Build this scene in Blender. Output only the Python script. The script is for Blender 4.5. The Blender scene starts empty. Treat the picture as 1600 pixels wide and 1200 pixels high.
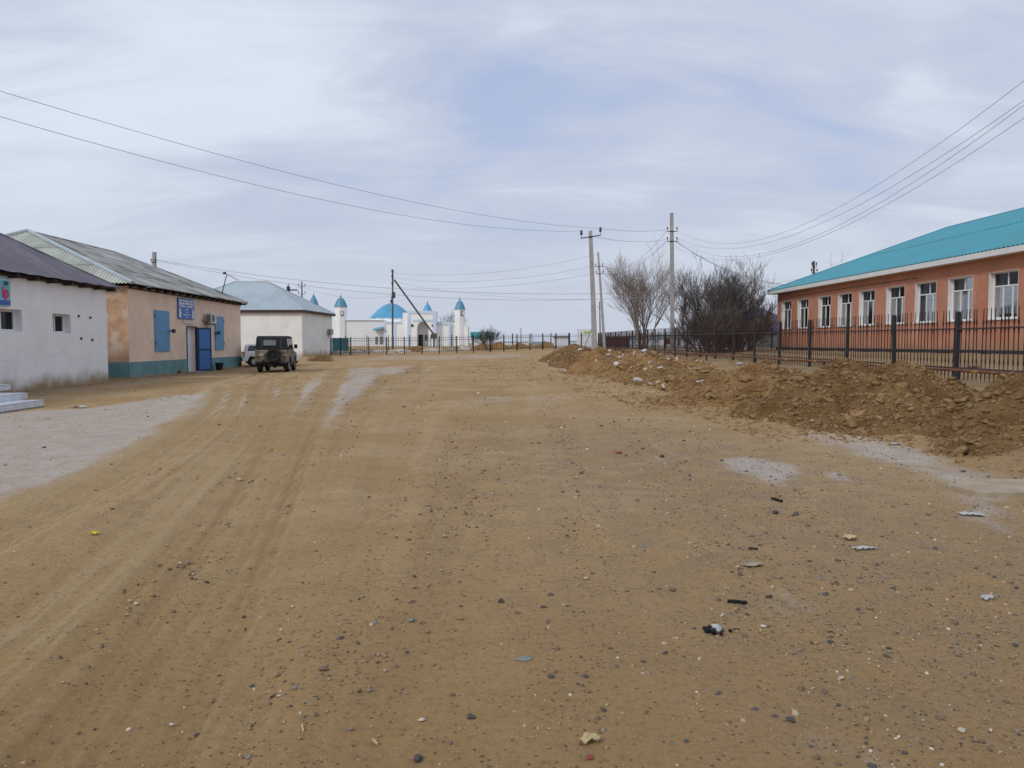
import bpy, math, random
import numpy as np
from mathutils import Vector, Matrix, Euler

random.seed(7)
rng = np.random.default_rng(11)
SC = bpy.context.scene
COL = SC.collection
R = math.radians

# ------------------------------------------------------------------ camera
CZ = 1.6
F = 1200.0
TH = math.atan(64 / 1200.0)
cd = bpy.data.cameras.new('camera')
cd.lens = 27.0
cd.sensor_width = 36.0
cd.clip_start = 0.05
cd.clip_end = 9000
cam = bpy.data.objects.new('camera', cd)
COL.objects.link(cam)
cam.location = (0, 0, CZ)
cam.rotation_euler = (math.pi / 2 - TH, 0, 0)
SC.camera = cam

# ------------------------------------------------------------------ view
SC.view_settings.view_transform = 'Standard'
SC.view_settings.look = 'None'
SC.view_settings.exposure = 0.0
SC.view_settings.gamma = 1.0
SC.view_settings.use_curve_mapping = False
SC.cycles.max_bounces = 6
SC.cycles.transparent_max_bounces = 16

# ------------------------------------------------------------------ sky and sun
SUN_AZ_VEC = Vector((-0.55, -0.62, 0.62)).normalized()
sun_el = math.asin(SUN_AZ_VEC.z)
sun_rot = math.atan2(SUN_AZ_VEC.x, SUN_AZ_VEC.y)
w = bpy.data.worlds.new('World')
SC.world = w
w.use_nodes = True
nt = w.node_tree
nt.nodes.clear()


def N(nt, kind, **kw):
    n = nt.nodes.new(kind)
    for k, v in kw.items():
        if k == 'inp':
            for a, b in v.items():
                n.inputs[a].default_value = b
        else:
            setattr(n, k, v)
    return n


def link(nt, a, b):
    nt.links.new(a, b)


def math_node(nt, op, a, b=None, clamp=False):
    n = nt.nodes.new('ShaderNodeMath')
    n.operation = op
    n.use_clamp = clamp
    for i, s in enumerate((a, b)):
        if s is None:
            continue
        if isinstance(s, (int, float)):
            n.inputs[i].default_value = s
        else:
            nt.links.new(s, n.inputs[i])
    return n.outputs[0]


def mapr(nt, val, a, b, c=0.0, d=1.0, smooth=True):
    n = nt.nodes.new('ShaderNodeMapRange')
    n.interpolation_type = 'SMOOTHSTEP' if smooth else 'LINEAR'
    nt.links.new(val, n.inputs[0])
    for i, s in enumerate((a, b, c, d)):
        n.inputs[i + 1].default_value = s
    return n.outputs[0]


def mixc(nt, fac, a, b, blend='MIX'):
    n = nt.nodes.new('ShaderNodeMix')
    n.data_type = 'RGBA'
    n.blend_type = blend
    n.clamp_factor = True
    for idx, s in ((0, fac), (6, a), (7, b)):
        if isinstance(s, (int, float)):
            n.inputs[idx].default_value = s
        elif isinstance(s, tuple):
            n.inputs[idx].default_value = (*s[:3], 1)
        else:
            nt.links.new(s, n.inputs[idx])
    return n.outputs[2]


sky = N(nt, 'ShaderNodeTexSky', sky_type='NISHITA', sun_disc=False)
sky.sun_elevation = sun_el
sky.sun_rotation = sun_rot
sky.altitude = 100
sky.air_density = 1.0
sky.dust_density = 1.5
tc = N(nt, 'ShaderNodeTexCoord')
sep = N(nt, 'ShaderNodeSeparateXYZ')
link(nt, tc.outputs['Generated'], sep.inputs[0])
zc = math_node(nt, 'MAXIMUM', sep.outputs[2], 0.0)
den = math_node(nt, 'ADD', zc, 0.30)
cx = math_node(nt, 'DIVIDE', sep.outputs[0], den)
cy = math_node(nt, 'DIVIDE', sep.outputs[1], den)
comb = N(nt, 'ShaderNodeCombineXYZ')
link(nt, cx, comb.inputs[0])
link(nt, cy, comb.inputs[1])


def cloud_noise(rot, scale3, scale, detail, rough, dist, loc):
    mp = N(nt, 'ShaderNodeMapping')
    mp.inputs['Location'].default_value = loc
    mp.inputs['Rotation'].default_value = (0, 0, R(rot))
    mp.inputs['Scale'].default_value = scale3
    link(nt, comb.outputs[0], mp.inputs[0])
    nn = N(nt, 'ShaderNodeTexNoise')
    nn.inputs['Scale'].default_value = scale
    nn.inputs['Detail'].default_value = detail
    nn.inputs['Roughness'].default_value = rough
    nn.inputs['Distortion'].default_value = dist
    link(nt, mp.outputs[0], nn.inputs['Vector'])
    return nn.outputs[0]


n1 = cloud_noise(28, (0.8, 1.0, 1), 1.1, 6, 0.52, 0.6, (3.1, 1.7, 0))
n2 = cloud_noise(-52, (0.5, 1.5, 1), 2.9, 9, 0.6, 0.7, (0.3, 5.2, 0))
n3 = cloud_noise(10, (1, 1, 1), 1.3, 3, 0.5, 0.0, (9.3, 2.2, 0))
n4 = cloud_noise(70, (1, 1, 1), 1.3, 3, 0.5, 0.0, (1.3, 7.2, 0))


def cloud_pt(px, py):
    v = -(py - 600) / F
    d = Vector(((px - 800) / F, math.cos(TH) + v * math.sin(TH), -math.sin(TH) + v * math.cos(TH))).normalized()
    return d.x / (d.z + 0.30), d.y / (d.z + 0.30)


wxn = math_node(nt, 'ADD', cx, math_node(nt, 'MULTIPLY', math_node(nt, 'SUBTRACT', n3, 0.5), 1.5))
wyn = math_node(nt, 'ADD', cy, math_node(nt, 'MULTIPLY', math_node(nt, 'SUBTRACT', n4, 0.5), 1.5))


def bank(px, py, rx, ry, rot, amp):
    """a cloud bank or a gap in the layer, lying in the cloud plane"""
    x0, y0 = cloud_pt(px, py)
    c, s_ = math.cos(R(rot)), math.sin(R(rot))
    dx = math_node(nt, 'SUBTRACT', wxn, x0)
    dy = math_node(nt, 'SUBTRACT', wyn, y0)
    a = math_node(nt, 'DIVIDE', math_node(nt, 'ADD', math_node(nt, 'MULTIPLY', dx, c), math_node(nt, 'MULTIPLY', dy, s_)), rx)
    b = math_node(nt, 'DIVIDE', math_node(nt, 'SUBTRACT', math_node(nt, 'MULTIPLY', dy, c), math_node(nt, 'MULTIPLY', dx, s_)), ry)
    r2 = math_node(nt, 'ADD', math_node(nt, 'MULTIPLY', a, a), math_node(nt, 'MULTIPLY', b, b))
    return math_node(nt, 'MULTIPLY', math_node(nt, 'POWER', 2.718, math_node(nt, 'MULTIPLY', r2, -1.0)), amp)


cl = math_node(nt, 'ADD', math_node(nt, 'MULTIPLY', n1, 0.52), math_node(nt, 'MULTIPLY', n2, 0.48))
for bk in ((400, 130, 0.55, 0.34, 10, 0.10), (640, 190, 0.30, 0.26, -20, 0.05), (985, 120, 0.17, 0.32, -15, -0.065), (1400, 150, 0.46, 0.16, 52, 0.08),
           (900, 275, 0.30, 0.2, 0, 0.06), (700, 310, 0.16, 0.30, 0, -0.12), (1230, 235, 0.22, 0.16, 0, -0.09), (840, 240, 0.14, 0.2, 0, -0.06), (1150, 20, 0.3, 0.2, 0, -0.03)):
    cl = math_node(nt, 'ADD', cl, bank(*bk))
bright = mapr(nt, cl, 0.43, 0.63)
thin = mapr(nt, cl, 0.30, 0.47)
K = 1 / 0.1
grey = (0.545 * K, 0.60 * K, 0.745 * K)
white = (0.70 * K, 0.785 * K, 0.885 * K)
horiz = (0.56 * K, 0.61 * K, 0.71 * K)
veil = mixc(nt, bright, grey, white)
skyv = mixc(nt, 0.8, sky.outputs[0], (0.455 * K, 0.555 * K, 0.80 * K))
allc = mixc(nt, mapr(nt, thin, 0, 1, 0.15, 1.0, False), skyv, veil)
hz = mapr(nt, zc, 0.0, 0.24, 0.9, 0.0)
allc = mixc(nt, hz, allc, horiz)
bg = N(nt, 'ShaderNodeBackground')
bg.inputs[1].default_value = 0.1
link(nt, allc, bg.inputs[0])
wo = N(nt, 'ShaderNodeOutputWorld')
link(nt, bg.outputs[0], wo.inputs[0])

sl = bpy.data.lights.new('sun', 'SUN')
sl.energy = 1.5
sl.angle = R(11)
sl.color = (1.0, 0.95, 0.87)
sun = bpy.data.objects.new('sun', sl)
COL.objects.link(sun)
sun.location = SUN_AZ_VEC * 60
sun.rotation_euler = (-SUN_AZ_VEC).to_track_quat('-Z', 'Y').to_euler()

# ------------------------------------------------------------------ noise
def _hash(ix, iy, seed):
    h = (ix * 374761393 + iy * 668265263 + seed * 1446657) & 0xffffffff
    h = ((h ^ (h >> 13)) * 1274126177) & 0xffffffff
    h = (h ^ (h >> 16)) & 0xffffffff
    return h / 4294967295.0


def vnoise(x, y, seed=0):
    x = np.asarray(x, float)
    y = np.asarray(y, float)
    ix = np.floor(x).astype(np.int64)
    iy = np.floor(y).astype(np.int64)
    fx = x - ix
    fy = y - iy
    fx = fx * fx * (3 - 2 * fx)
    fy = fy * fy * (3 - 2 * fy)
    a = _hash(ix, iy, seed)
    b = _hash(ix + 1, iy, seed)
    c = _hash(ix, iy + 1, seed)
    d = _hash(ix + 1, iy + 1, seed)
    return (a * (1 - fx) + b * fx) * (1 - fy) + (c * (1 - fx) + d * fx) * fy


def fbm(x, y, octv=4, seed=0, gain=0.5):
    s = 0
    a = 1
    t = 0
    for i in range(octv):
        s = s + a * vnoise(x * 2 ** i + 17 * i, y * 2 ** i - 9 * i, seed + i)
        t += a
        a *= gain
    return s / t - 0.5


# ------------------------------------------------------------------ terrain
TY = np.array([-100, 0, 20, 42, 60, 78, 95, 150, 5000.])
TU = np.array([-200, -60, -18, -8, 0, 6.5, 10.3, 12, 19, 60, 300.])
TZ = np.array([
    [0, 0, 0, 0, 0, 0, .45, .60, 1.18, 1.2, 1.2],
    [0, 0, 0, 0, 0, 0, .45, .60, 1.18, 1.2, 1.2],
    [0, 0, 0, 0, 0, .02, .52, .66, 1.18, 1.2, 1.2],
    [0, 0, 0, 0, 0, .12, .65, .80, 1.15, 1.2, 1.2],
    [.15, .15, .15, .15, .2, .38, .78, .88, 1.12, 1.2, 1.2],
    [.3, .3, .3, .34, .46, .75, .9, .93, 1.1, 1.2, 1.2],
    [.5, .5, .5, .62, .82, .95, .97, .97, 1.05, 1.1, 1.1],
    [1.0] * 11,
    [1.0] * 11])


def gbase(x, y):
    x = np.asarray(x, float)
    y = np.asarray(y, float)
    u = x + 0.025 * np.clip(y, -50, 200)
    i = np.clip(np.searchsorted(TY, y) - 1, 0, len(TY) - 2)
    j = np.clip(np.searchsorted(TU, u) - 1, 0, len(TU) - 2)
    fy = np.clip((y - TY[i]) / (TY[i + 1] - TY[i]), 0, 1)
    fu = np.clip((u - TU[j]) / (TU[j + 1] - TU[j]), 0, 1)
    return ((TZ[i, j] * (1 - fu) + TZ[i, j + 1] * fu) * (1 - fy) +
            (TZ[i + 1, j] * (1 - fu) + TZ[i + 1, j + 1] * fu) * fy)


def ray(px, py):
    c, s = math.cos(TH), math.sin(TH)
    v = -(py - 600) / F
    return ((px - 800) / F, c + v * s, -s + v * c)


def at(px, py, Y):
    """point at real distance Y down the street that stands at that spot"""
    d = ray(px, py)
    t = Y / d[1]
    return Vector((d[0] * t, Y, CZ + d[2] * t))


def GP(px, py):
    d = ray(px, py)
    z = 0.0
    for _ in range(25):
        t = (z - CZ) / d[2]
        t = max(0.1, min(t, 160))
        z = 0.5 * z + 0.5 * float(gbase(d[0] * t, d[1] * t))
    t = (z - CZ) / d[2]
    return (d[0] * t, d[1] * t)


# wheel tracks: pixels of the photograph turned into ground lines
def gl(pts):
    return np.array([GP(*p) for p in pts])


TRACKS = [
    (gl([(352, 604), (330, 640), (262, 694), (150, 757), (60, 803), (-90, 872)]), 0.30, 1.0),
    (gl([(376, 602), (352, 645), (296, 694), (190, 757), (100, 806), (-60, 890)]), 0.26, 0.9),
    (gl([(404, 596), (388, 640), (340, 695), (250, 770), (140, 860), (-30, 985)]), 0.26, 0.7),
    (gl([(425, 594), (412, 640), (384, 690), (312, 772), (215, 870), (60, 1010), (-60, 1110)]), 0.28, 0.9),
    (gl([(446, 592), (430, 650), (418, 700), (366, 790), (300, 890), (200, 1030), (60, 1200)]), 0.24, 0.6),
    (gl([(536, 580), (522, 600), (496, 640), (470, 690), (440, 760), (400, 850), (330, 990), (200, 1200)]), 0.30, 0.9),
    (gl([(600, 592), (560, 625), (530, 660), (505, 710), (480, 790), (440, 890), (380, 1010), (290, 1200)]), 0.26, 0.6),
    (gl([(690, 600), (650, 640), (620, 690), (598, 760), (566, 850), (520, 960), (430, 1200)]), 0.26, 0.45),
    (gl([(830, 570), (812, 620), (800, 700), (770, 800), (742, 900), (700, 1040), (650, 1200)]), 0.32, 0.5),
    (gl([(560, 566), (500, 575), (440, 590), (400, 600)]), 0.5, 0.6),
]


def seg_dist(x, y, P):
    best = np.full(np.shape(x), 1e9)
    for k in range(len(P) - 1):
        a = P[k]
        b = P[k + 1]
        d = b - a
        L2 = float(d @ d) + 1e-9
        t = np.clip(((x - a[0]) * d[0] + (y - a[1]) * d[1]) / L2, 0, 1)
        best = np.minimum(best, np.hypot(x - a[0] - t * d[0], y - a[1] - t * d[1]))
    return best


def smooth_line(P, n=8):
    out = []
    for k in range(len(P) - 1):
        p0 = P[max(k - 1, 0)]
        p1 = P[k]
        p2 = P[k + 1]
        p3 = P[min(k + 2, len(P) - 1)]
        for i in range(n):
            t = i / n
            out.append(0.5 * ((2 * p1) + (-p0 + p2) * t + (2 * p0 - 5 * p1 + 4 * p2 - p3) * t * t +
                              (-p0 + 3 * p1 - 3 * p2 + p3) * t ** 3))
    out.append(P[-1])
    return np.array(out)


TRACKS = [(smooth_line(t[0], 5), t[1], t[2]) for t in TRACKS]


def track_field(x, y):
    x = np.asarray(x, float)
    y = np.asarray(y, float)
    wob = fbm(x * 0.7, y * 0.7, 2, 90) * 0.35
    h = np.zeros(x.shape)
    m = np.zeros(x.shape)
    for P, wd, st in TRACKS:
        d = seg_dist(x, y, P) + wob * 0.4
        core = np.exp(-(d / wd) ** 2)
        rim = np.exp(-((d - wd * 1.7) / (wd * 0.6)) ** 2)
        h = h - 0.028 * st * core + 0.016 * st * rim
        m = np.maximum(m, st * core)
    return h, m


def lane_field(x, y):
    """streaks of driven sand that follow the wheel tracks"""
    xs = []
    for P, wd, st in TRACKS[:9]:
        o = np.argsort(P[:, 1])
        py, px = P[o, 1], P[o, 0]
        k = (px[3] - px[0]) / (py[3] - py[0])
        k2 = (px[-1] - px[-4]) / (py[-1] - py[-4])
        v = np.interp(y, py, px)
        v = np.where(y < py[0], px[0] + (y - py[0]) * k, v)
        v = np.where(y > py[-1], px[-1] + (y - py[-1]) * k2 * 0.6, v)
        xs.append(v)
    v = np.clip((x - xs[0]) / 1.5, -4, 0)
    for k in range(len(xs) - 1):
        gap = np.maximum(xs[k + 1] - xs[k], 0.3)
        v = v + np.clip((x - xs[k]) / gap, 0, 1)
    v = v + np.clip((x - xs[-1]) / 1.6, 0, 5)
    n = fbm(v * 2.6 + 3, y * 0.035 + 0.02 * x, 4, 140, 0.62)
    n2 = fbm(v * 9.0, y * 0.09, 2, 150) * 0.35
    amp = np.clip(1.15 - np.abs(v - 3.2) / 6.5, 0, 1) * np.clip((72 - y) / 25, 0, 1) * np.clip(y / 2, 0.3, 1)
    amp = amp * np.where(v <= -0.9, 0, 1)
    amp = amp * (0.55 + 0.75 * np.clip(fbm(x * 0.35, y * 0.2, 3, 160) + 0.5, 0, 1))
    return (n + n2) * amp * 1.5, v


def G(x, y):
    x = np.asarray(x, float)
    y = np.asarray(y, float)
    und = fbm(x * 0.25, y * 0.25, 3, 5) * 0.07 * np.clip(1 - y / 140, 0, 1)
    fine = fbm(x * 2.2, y * 2.2, 3, 33) * 0.022 * np.clip(1 - y / 40, 0, 1)
    rough = np.clip((x + 0.025 * y - 6.5) / 3, 0, 1) * fbm(x * 1.2, y * 1.2, 3, 51) * 0.14 * (y < 100)
    return gbase(x, y) + und + fine + rough


def Gt(x, y):
    h, m = track_field(x, y)
    return G(x, y) + h


def g1(x, y):
    return float(Gt(np.array([x]), np.array([y]))[0])


# ------------------------------------------------------------------ materials
def new_mat(name):
    m = bpy.data.materials.new(name)
    m.use_nodes = True
    t = m.node_tree
    b = t.nodes['Principled BSDF']
    return m, t, b


def noise(t, scale, detail=4, rough=0.55, vec=None, stretch=None, dist=0.0):
    if vec is None:
        vec = N(t, 'ShaderNodeTexCoord').outputs['Object']
    if stretch:
        mp = N(t, 'ShaderNodeMapping')
        mp.inputs['Scale'].default_value = stretch
        link(t, vec, mp.inputs[0])
        vec = mp.outputs[0]
    n = N(t, 'ShaderNodeTexNoise')
    n.inputs['Scale'].default_value = scale
    n.inputs['Detail'].default_value = detail
    n.inputs['Roughness'].default_value = rough
    n.inputs['Distortion'].default_value = dist
    link(t, vec, n.inputs['Vector'])
    return n.outputs[0]


def bump(t, b, h, strength=0.4, dist=0.02):
    bn = N(t, 'ShaderNodeBump')
    bn.inputs['Strength'].default_value = strength
    bn.inputs['Distance'].default_value = dist
    link(t, h, bn.inputs['Height'])
    link(t, bn.outputs[0], b.inputs['Normal'])


def mat(name, col, rough=0.85, var=0.18, scale=2.0, bscale=25, bstr=0.25, bdist=0.01, metal=0.0,
        dirt=None, dirt_h=0.0, streak=0.0, crack=0.0, spec=0.3, obj_rand=0.0, blotch=None, blotch_t=(0.55, 0.7), blotch_s=1.0):
    m, t, b = new_mat(name)
    tcn = N(t, 'ShaderNodeTexCoord').outputs['Object']
    n = noise(t, scale, 6, 0.6, tcn)
    dark = tuple(c * (1 - var) for c in col)
    lite = tuple(min(1, c * (1 + var)) for c in col)
    c = mixc(t, mapr(t, n, 0.3, 0.7), dark, lite)
    if blotch:
        n3 = noise(t, blotch_s, 7, 0.62, tcn, None, 0.4)
        c = mixc(t, mapr(t, n3, *blotch_t), c, blotch)
    if streak:
        ns = noise(t, 3.0, 5, 0.6, tcn, (2.2, 2.2, 0.22))
        c = mixc(t, math_node(t, 'MULTIPLY', mapr(t, ns, 0.52, 0.75), streak), c, tuple(x * 0.55 for x in col))
    if crack:
        nv = N(t, 'ShaderNodeTexNoise')
        nv.inputs['Scale'].default_value = 1.7
        nv.inputs['Detail'].default_value = 6
        link(t, tcn, nv.inputs['Vector'])
        vm = N(t, 'ShaderNodeVectorMath', operation='MULTIPLY_ADD')
        vm.inputs[1].default_value = (0.9, 0.9, 0.9)
        link(t, nv.outputs['Color'], vm.inputs[0])
        link(t, tcn, vm.inputs[2])
        vo = N(t, 'ShaderNodeTexVoronoi', feature='DISTANCE_TO_EDGE')
        vo.inputs['Scale'].default_value = 0.42
        link(t, vm.outputs[0], vo.inputs['Vector'])
        line = mapr(t, vo.outputs['Distance'], 0.0, 0.012, 1, 0)
        gate = mapr(t, noise(t, 0.5, 3, 0.5, tcn), 0.5, 0.58)
        c = mixc(t, math_node(t, 'MULTIPLY', math_node(t, 'MULTIPLY', line, gate), crack), c, tuple(x * 0.35 for x in col))
        pt = noise(t, 2.6, 5, 0.55, tcn)
        c = mixc(t, math_node(t, 'MULTIPLY', mapr(t, pt, 0.66, 0.69), crack * 0.6), c, tuple(x * 0.72 for x in col))
    if dirt:
        sp = N(t, 'ShaderNodeSeparateXYZ')
        link(t, tcn, sp.inputs[0])
        nd = noise(t, 0.8, 6, 0.62, tcn, (1, 1, 0.8))
        zz = math_node(t, 'SUBTRACT', sp.outputs[2], math_node(t, 'MULTIPLY', math_node(t, 'SUBTRACT', nd, 0.42), dirt_h * 3.0))
        fac = mapr(t, zz, -dirt_h * 0.3, dirt_h * 1.25, 0.95, 0.0)
        c = mixc(t, fac, c, dirt)
    if obj_rand:
        oi = N(t, 'ShaderNodeObjectInfo')
        fac = mapr(t, oi.outputs['Random'], 0, 1, 1 - obj_rand, 1 + obj_rand, False)
        hs = N(t, 'ShaderNodeHueSaturation')
        link(t, fac, hs.inputs['Value'])
        link(t, c, hs.inputs['Color'])
        c = hs.outputs[0]
    link(t, c, b.inputs['Base Color'])
    b.inputs['Metallic'].default_value = metal
    b.inputs['Specular IOR Level'].default_value = spec
    rn = mapr(t, n, 0.2, 0.8, max(0, rough - 0.12), min(1, rough + 0.1))
    link(t, rn, b.inputs['Roughness'])
    if bstr:
        bump(t, b, noise(t, bscale, 5, 0.6, tcn), bstr, bdist)
    return m


def glass_mat(name, tint=(0.55, 0.6, 0.62), rough=0.03):
    m = bpy.data.materials.new(name)
    m.use_nodes = True
    t = m.node_tree
    t.nodes.clear()
    tr = N(t, 'ShaderNodeBsdfTransparent')
    tr.inputs[0].default_value = (*tint, 1)
    gl_ = N(t, 'ShaderNodeBsdfGlossy')
    gl_.inputs[0].default_value = (0.9, 0.93, 0.95, 1)
    gl_.inputs['Roughness'].default_value = rough
    fr = N(t, 'ShaderNodeFresnel')
    fr.inputs[0].default_value = 1.5
    mx = N(t, 'ShaderNodeMixShader')
    f2 = math_node(t, 'ADD', math_node(t, 'MULTIPLY', fr.outputs[0], 0.38), 0.02, True)
    link(t, f2, mx.inputs[0])
    link(t, tr.outputs[0], mx.inputs[1])
    link(t, gl_.outputs[0], mx.inputs[2])
    o = N(t, 'ShaderNodeOutputMaterial')
    link(t, mx.outputs[0], o.inputs[0])
    return m


SAND_D = (0.20, 0.145, 0.085)


def soil_mat(name, c1, c2, c3, bstr=0.7):
    m, t, b = new_mat(name)
    tcn = N(t, 'ShaderNodeTexCoord').outputs['Object']
    a = noise(t, 1.6, 6, 0.65, tcn)
    g = noise(t, 14, 6, 0.7, tcn)
    c = mixc(t, mapr(t, a, 0.32, 0.66), c1, c2)
    c = mixc(t, mapr(t, g, 0.5, 0.72, 0, 0.75), c, c3)
    oi = N(t, 'ShaderNodeObjectInfo')
    hs = N(t, 'ShaderNodeHueSaturation')
    link(t, mapr(t, oi.outputs['Random'], 0, 1, 0.7, 1.2, False), hs.inputs['Value'])
    link(t, c, hs.inputs['Color'])
    link(t, hs.outputs[0], b.inputs['Base Color'])
    b.inputs['Roughness'].default_value = 0.97
    b.inputs['Specular IOR Level'].default_value = 0.1
    h = math_node(t, 'ADD', noise(t, 9, 8, 0.7, tcn), math_node(t, 'MULTIPLY', noise(t, 50, 5, 0.7, tcn), 0.35))
    bump(t, b, h, bstr, 0.06)
    return m


MT = {}
MT['soil'] = soil_mat('dug_soil', (0.165, 0.090, 0.037), (0.285, 0.172, 0.077), (0.075, 0.040, 0.018))
MT['clod'] = soil_mat('clod_soil', (0.235, 0.138, 0.062), (0.36, 0.24, 0.125), (0.11, 0.06, 0.027), 0.5)
MT['soil_pale'] = soil_mat('pale_rubble', (0.34, 0.28, 0.21), (0.50, 0.46, 0.40), (0.24, 0.17, 0.10))
MT['concrete_chunk'] = mat('broken_concrete', (0.60, 0.58, 0.56), 0.95, 0.22, 9, 30, 0.6, 0.02, blotch=(0.36, 0.27, 0.17), blotch_t=(0.52, 0.66), blotch_s=5)
MT['white_wall'] = mat('whitewash', (0.84, 0.83, 0.835), 0.92, 0.05, 0.9, 18, 0.35, 0.015, dirt=(0.31, 0.215, 0.10), dirt_h=0.38, streak=0.08, crack=0.2)
MT['white_wall2'] = mat('old_whitewash', (0.80, 0.785, 0.755), 0.92, 0.07, 0.7, 18, 0.3, 0.015, dirt=(0.42, 0.33, 0.2), dirt_h=0.5, streak=0.14, crack=0.25)
MT['peach'] = mat('peach_plaster', (0.77, 0.585, 0.455), 0.92, 0.08, 0.9, 18, 0.35, 0.015, streak=0.1, crack=0.25)
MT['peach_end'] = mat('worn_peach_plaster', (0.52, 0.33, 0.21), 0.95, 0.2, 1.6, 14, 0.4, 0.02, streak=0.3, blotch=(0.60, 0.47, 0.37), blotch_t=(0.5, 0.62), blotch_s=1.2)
MT['teal_plinth'] = mat('teal_plinth_paint', (0.135, 0.27, 0.285), 0.8, 0.14, 1.5, 15, 0.3, 0.015, dirt=(0.30, 0.25, 0.17), dirt_h=0.14, streak=0.2)
MT['school'] = mat('terracotta_paint', (0.48, 0.222, 0.14), 0.9, 0.10, 0.6, 22, 0.35, 0.012, streak=0.3, crack=0.3, dirt=(0.33, 0.20, 0.13), dirt_h=0.4, blotch=(0.45, 0.185, 0.11), blotch_t=(0.5, 0.62), blotch_s=0.35)
MT['plinth_black'] = mat('black_plinth_paint', (0.03, 0.032, 0.038), 0.6, 0.3, 3)
MT['school_roof'] = mat('teal_roof_metal', (0.035, 0.26, 0.33), 0.42, 0.12, 0.5, 4, 0.08, 0.01, spec=0.5, streak=0.2)
MT['blue_roof'] = mat('pale_blue_roof_metal', (0.35, 0.415, 0.455), 0.5, 0.1, 0.4, 4, 0.05, 0.01, spec=0.5, blotch=(0.42, 0.39, 0.36), blotch_t=(0.55, 0.72), blotch_s=0.35)
MT['slate'] = mat('old_fibre_cement', (0.34, 0.345, 0.335), 0.95, 0.2, 1.3, 12, 0.3, 0.01, obj_rand=0.14, blotch=(0.17, 0.165, 0.16), blotch_t=(0.47, 0.62), blotch_s=0.5)
MT['slate_pale'] = mat('pale_fibre_cement', (0.46, 0.48, 0.42), 0.95, 0.14, 1.3, 12, 0.3, 0.01, obj_rand=0.10)
MT['ridge_blue'] = mat('ridge_metal', (0.40, 0.46, 0.49), 0.5, 0.1, 2, spec=0.5)
MT['dark_roof'] = mat('purple_grey_roof', (0.155, 0.135, 0.16), 0.75, 0.16, 0.8, 9, 0.25, 0.02, blotch=(0.22, 0.20, 0.225), blotch_t=(0.5, 0.68), blotch_s=0.8)
MT['timber'] = mat('dark_timber', (0.05, 0.037, 0.028), 0.9, 0.3, 4)
MT['fascia_dark'] = mat('brown_fascia', (0.055, 0.035, 0.034), 0.7, 0.2, 3)
MT['white_paint'] = mat('white_paint', (0.74, 0.74, 0.74), 0.55, 0.05, 2, 30, 0.08, 0.004)
MT['fascia_white'] = mat('white_fascia_metal', (0.66, 0.655, 0.645), 0.5, 0.05, 2, 6, 0.06, 0.01)
MT['glass'] = glass_mat('window_glass')
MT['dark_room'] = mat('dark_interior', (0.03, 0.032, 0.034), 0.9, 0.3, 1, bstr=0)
MT['curtain'] = mat('net_curtain', (0.20, 0.21, 0.235), 0.95, 0.1, 4, bstr=0)
MT['curtain_tan'] = mat('tan_curtain', (0.17, 0.135, 0.11), 0.95, 0.1, 4, bstr=0)
MT['shutter'] = mat('light_blue_shutter_paint', (0.12, 0.29, 0.48), 0.6, 0.12, 2.5, 14, 0.15, 0.008, streak=0.25)
MT['door_dark'] = mat('navy_door_frame_paint', (0.015, 0.035, 0.10), 0.55, 0.15, 3)
MT['door_blue'] = mat('blue_door_paint', (0.05, 0.17, 0.42), 0.55, 0.12, 2.5, 14, 0.12, 0.008, streak=0.2)
MT['rust'] = mat('rusty_pipe', (0.15, 0.065, 0.035), 0.85, 0.35, 4, 40, 0.4, 0.006, blotch=(0.40, 0.25, 0.07), blotch_t=(0.55, 0.66), blotch_s=1.3)
MT['fence'] = mat('dark_fence_paint', (0.018, 0.016, 0.018), 0.55, 0.3, 5, 40, 0.2, 0.004)
MT['fence_post'] = mat('slate_fence_post_paint', (0.022, 0.023, 0.027), 0.5, 0.2, 3, 30, 0.2, 0.004)
MT['fence_rail'] = mat('brown_fence_rail', (0.05, 0.033, 0.034), 0.6, 0.25, 5, 30, 0.2, 0.004)
MT['picket'] = mat('brown_picket', (0.035, 0.018, 0.016), 0.6, 0.3, 5, 30, 0.2, 0.004)
MT['concrete'] = mat('pole_concrete', (0.36, 0.345, 0.33), 0.95, 0.16, 2.2, 30, 0.4, 0.01, streak=0.25)
MT['pole_wood'] = mat('dark_pole', (0.11, 0.09, 0.08), 0.9, 0.25, 3)
MT['steel_dark'] = mat('dark_steel', (0.03, 0.03, 0.034), 0.55, 0.25, 6)
MT['insulator'] = mat('insulator', (0.04, 0.035, 0.035), 0.25, 0.2, 6, bstr=0)
MT['wire'] = mat('wire', (0.27, 0.27, 0.28), 0.6, 0.1, 2, bstr=0)
MT['bark'] = mat('grey_bark', (0.23, 0.185, 0.155), 0.95, 0.3, 5, 40, 0.4, 0.01)
MT['twig'] = mat('twigs', (0.26, 0.205, 0.175), 0.95, 0.2, 2, bstr=0)
MT['bark_dark'] = mat('dark_bark', (0.075, 0.06, 0.055), 0.95, 0.3, 5, 40, 0.4, 0.01)
MT['twig_dark'] = mat('dark_twigs', (0.11, 0.088, 0.08), 0.95, 0.25, 2, bstr=0)
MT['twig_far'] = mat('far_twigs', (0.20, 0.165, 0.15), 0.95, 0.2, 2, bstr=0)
MT['dry'] = mat('dry_straw', (0.36, 0.24, 0.12), 0.95, 0.3, 4, bstr=0)
MT['mosque'] = mat('mosque_whitewash', (0.86, 0.87, 0.87), 0.9, 0.05, 0.3, 6, 0.15, 0.02)
MT['mosque_grey'] = mat('mosque_side_plaster', (0.74, 0.75, 0.765), 0.9, 0.06, 0.3, 6, 0.15, 0.02)
MT['mosque_blue'] = mat('mosque_trim', (0.56, 0.68, 0.84), 0.85, 0.06, 0.5)
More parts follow.
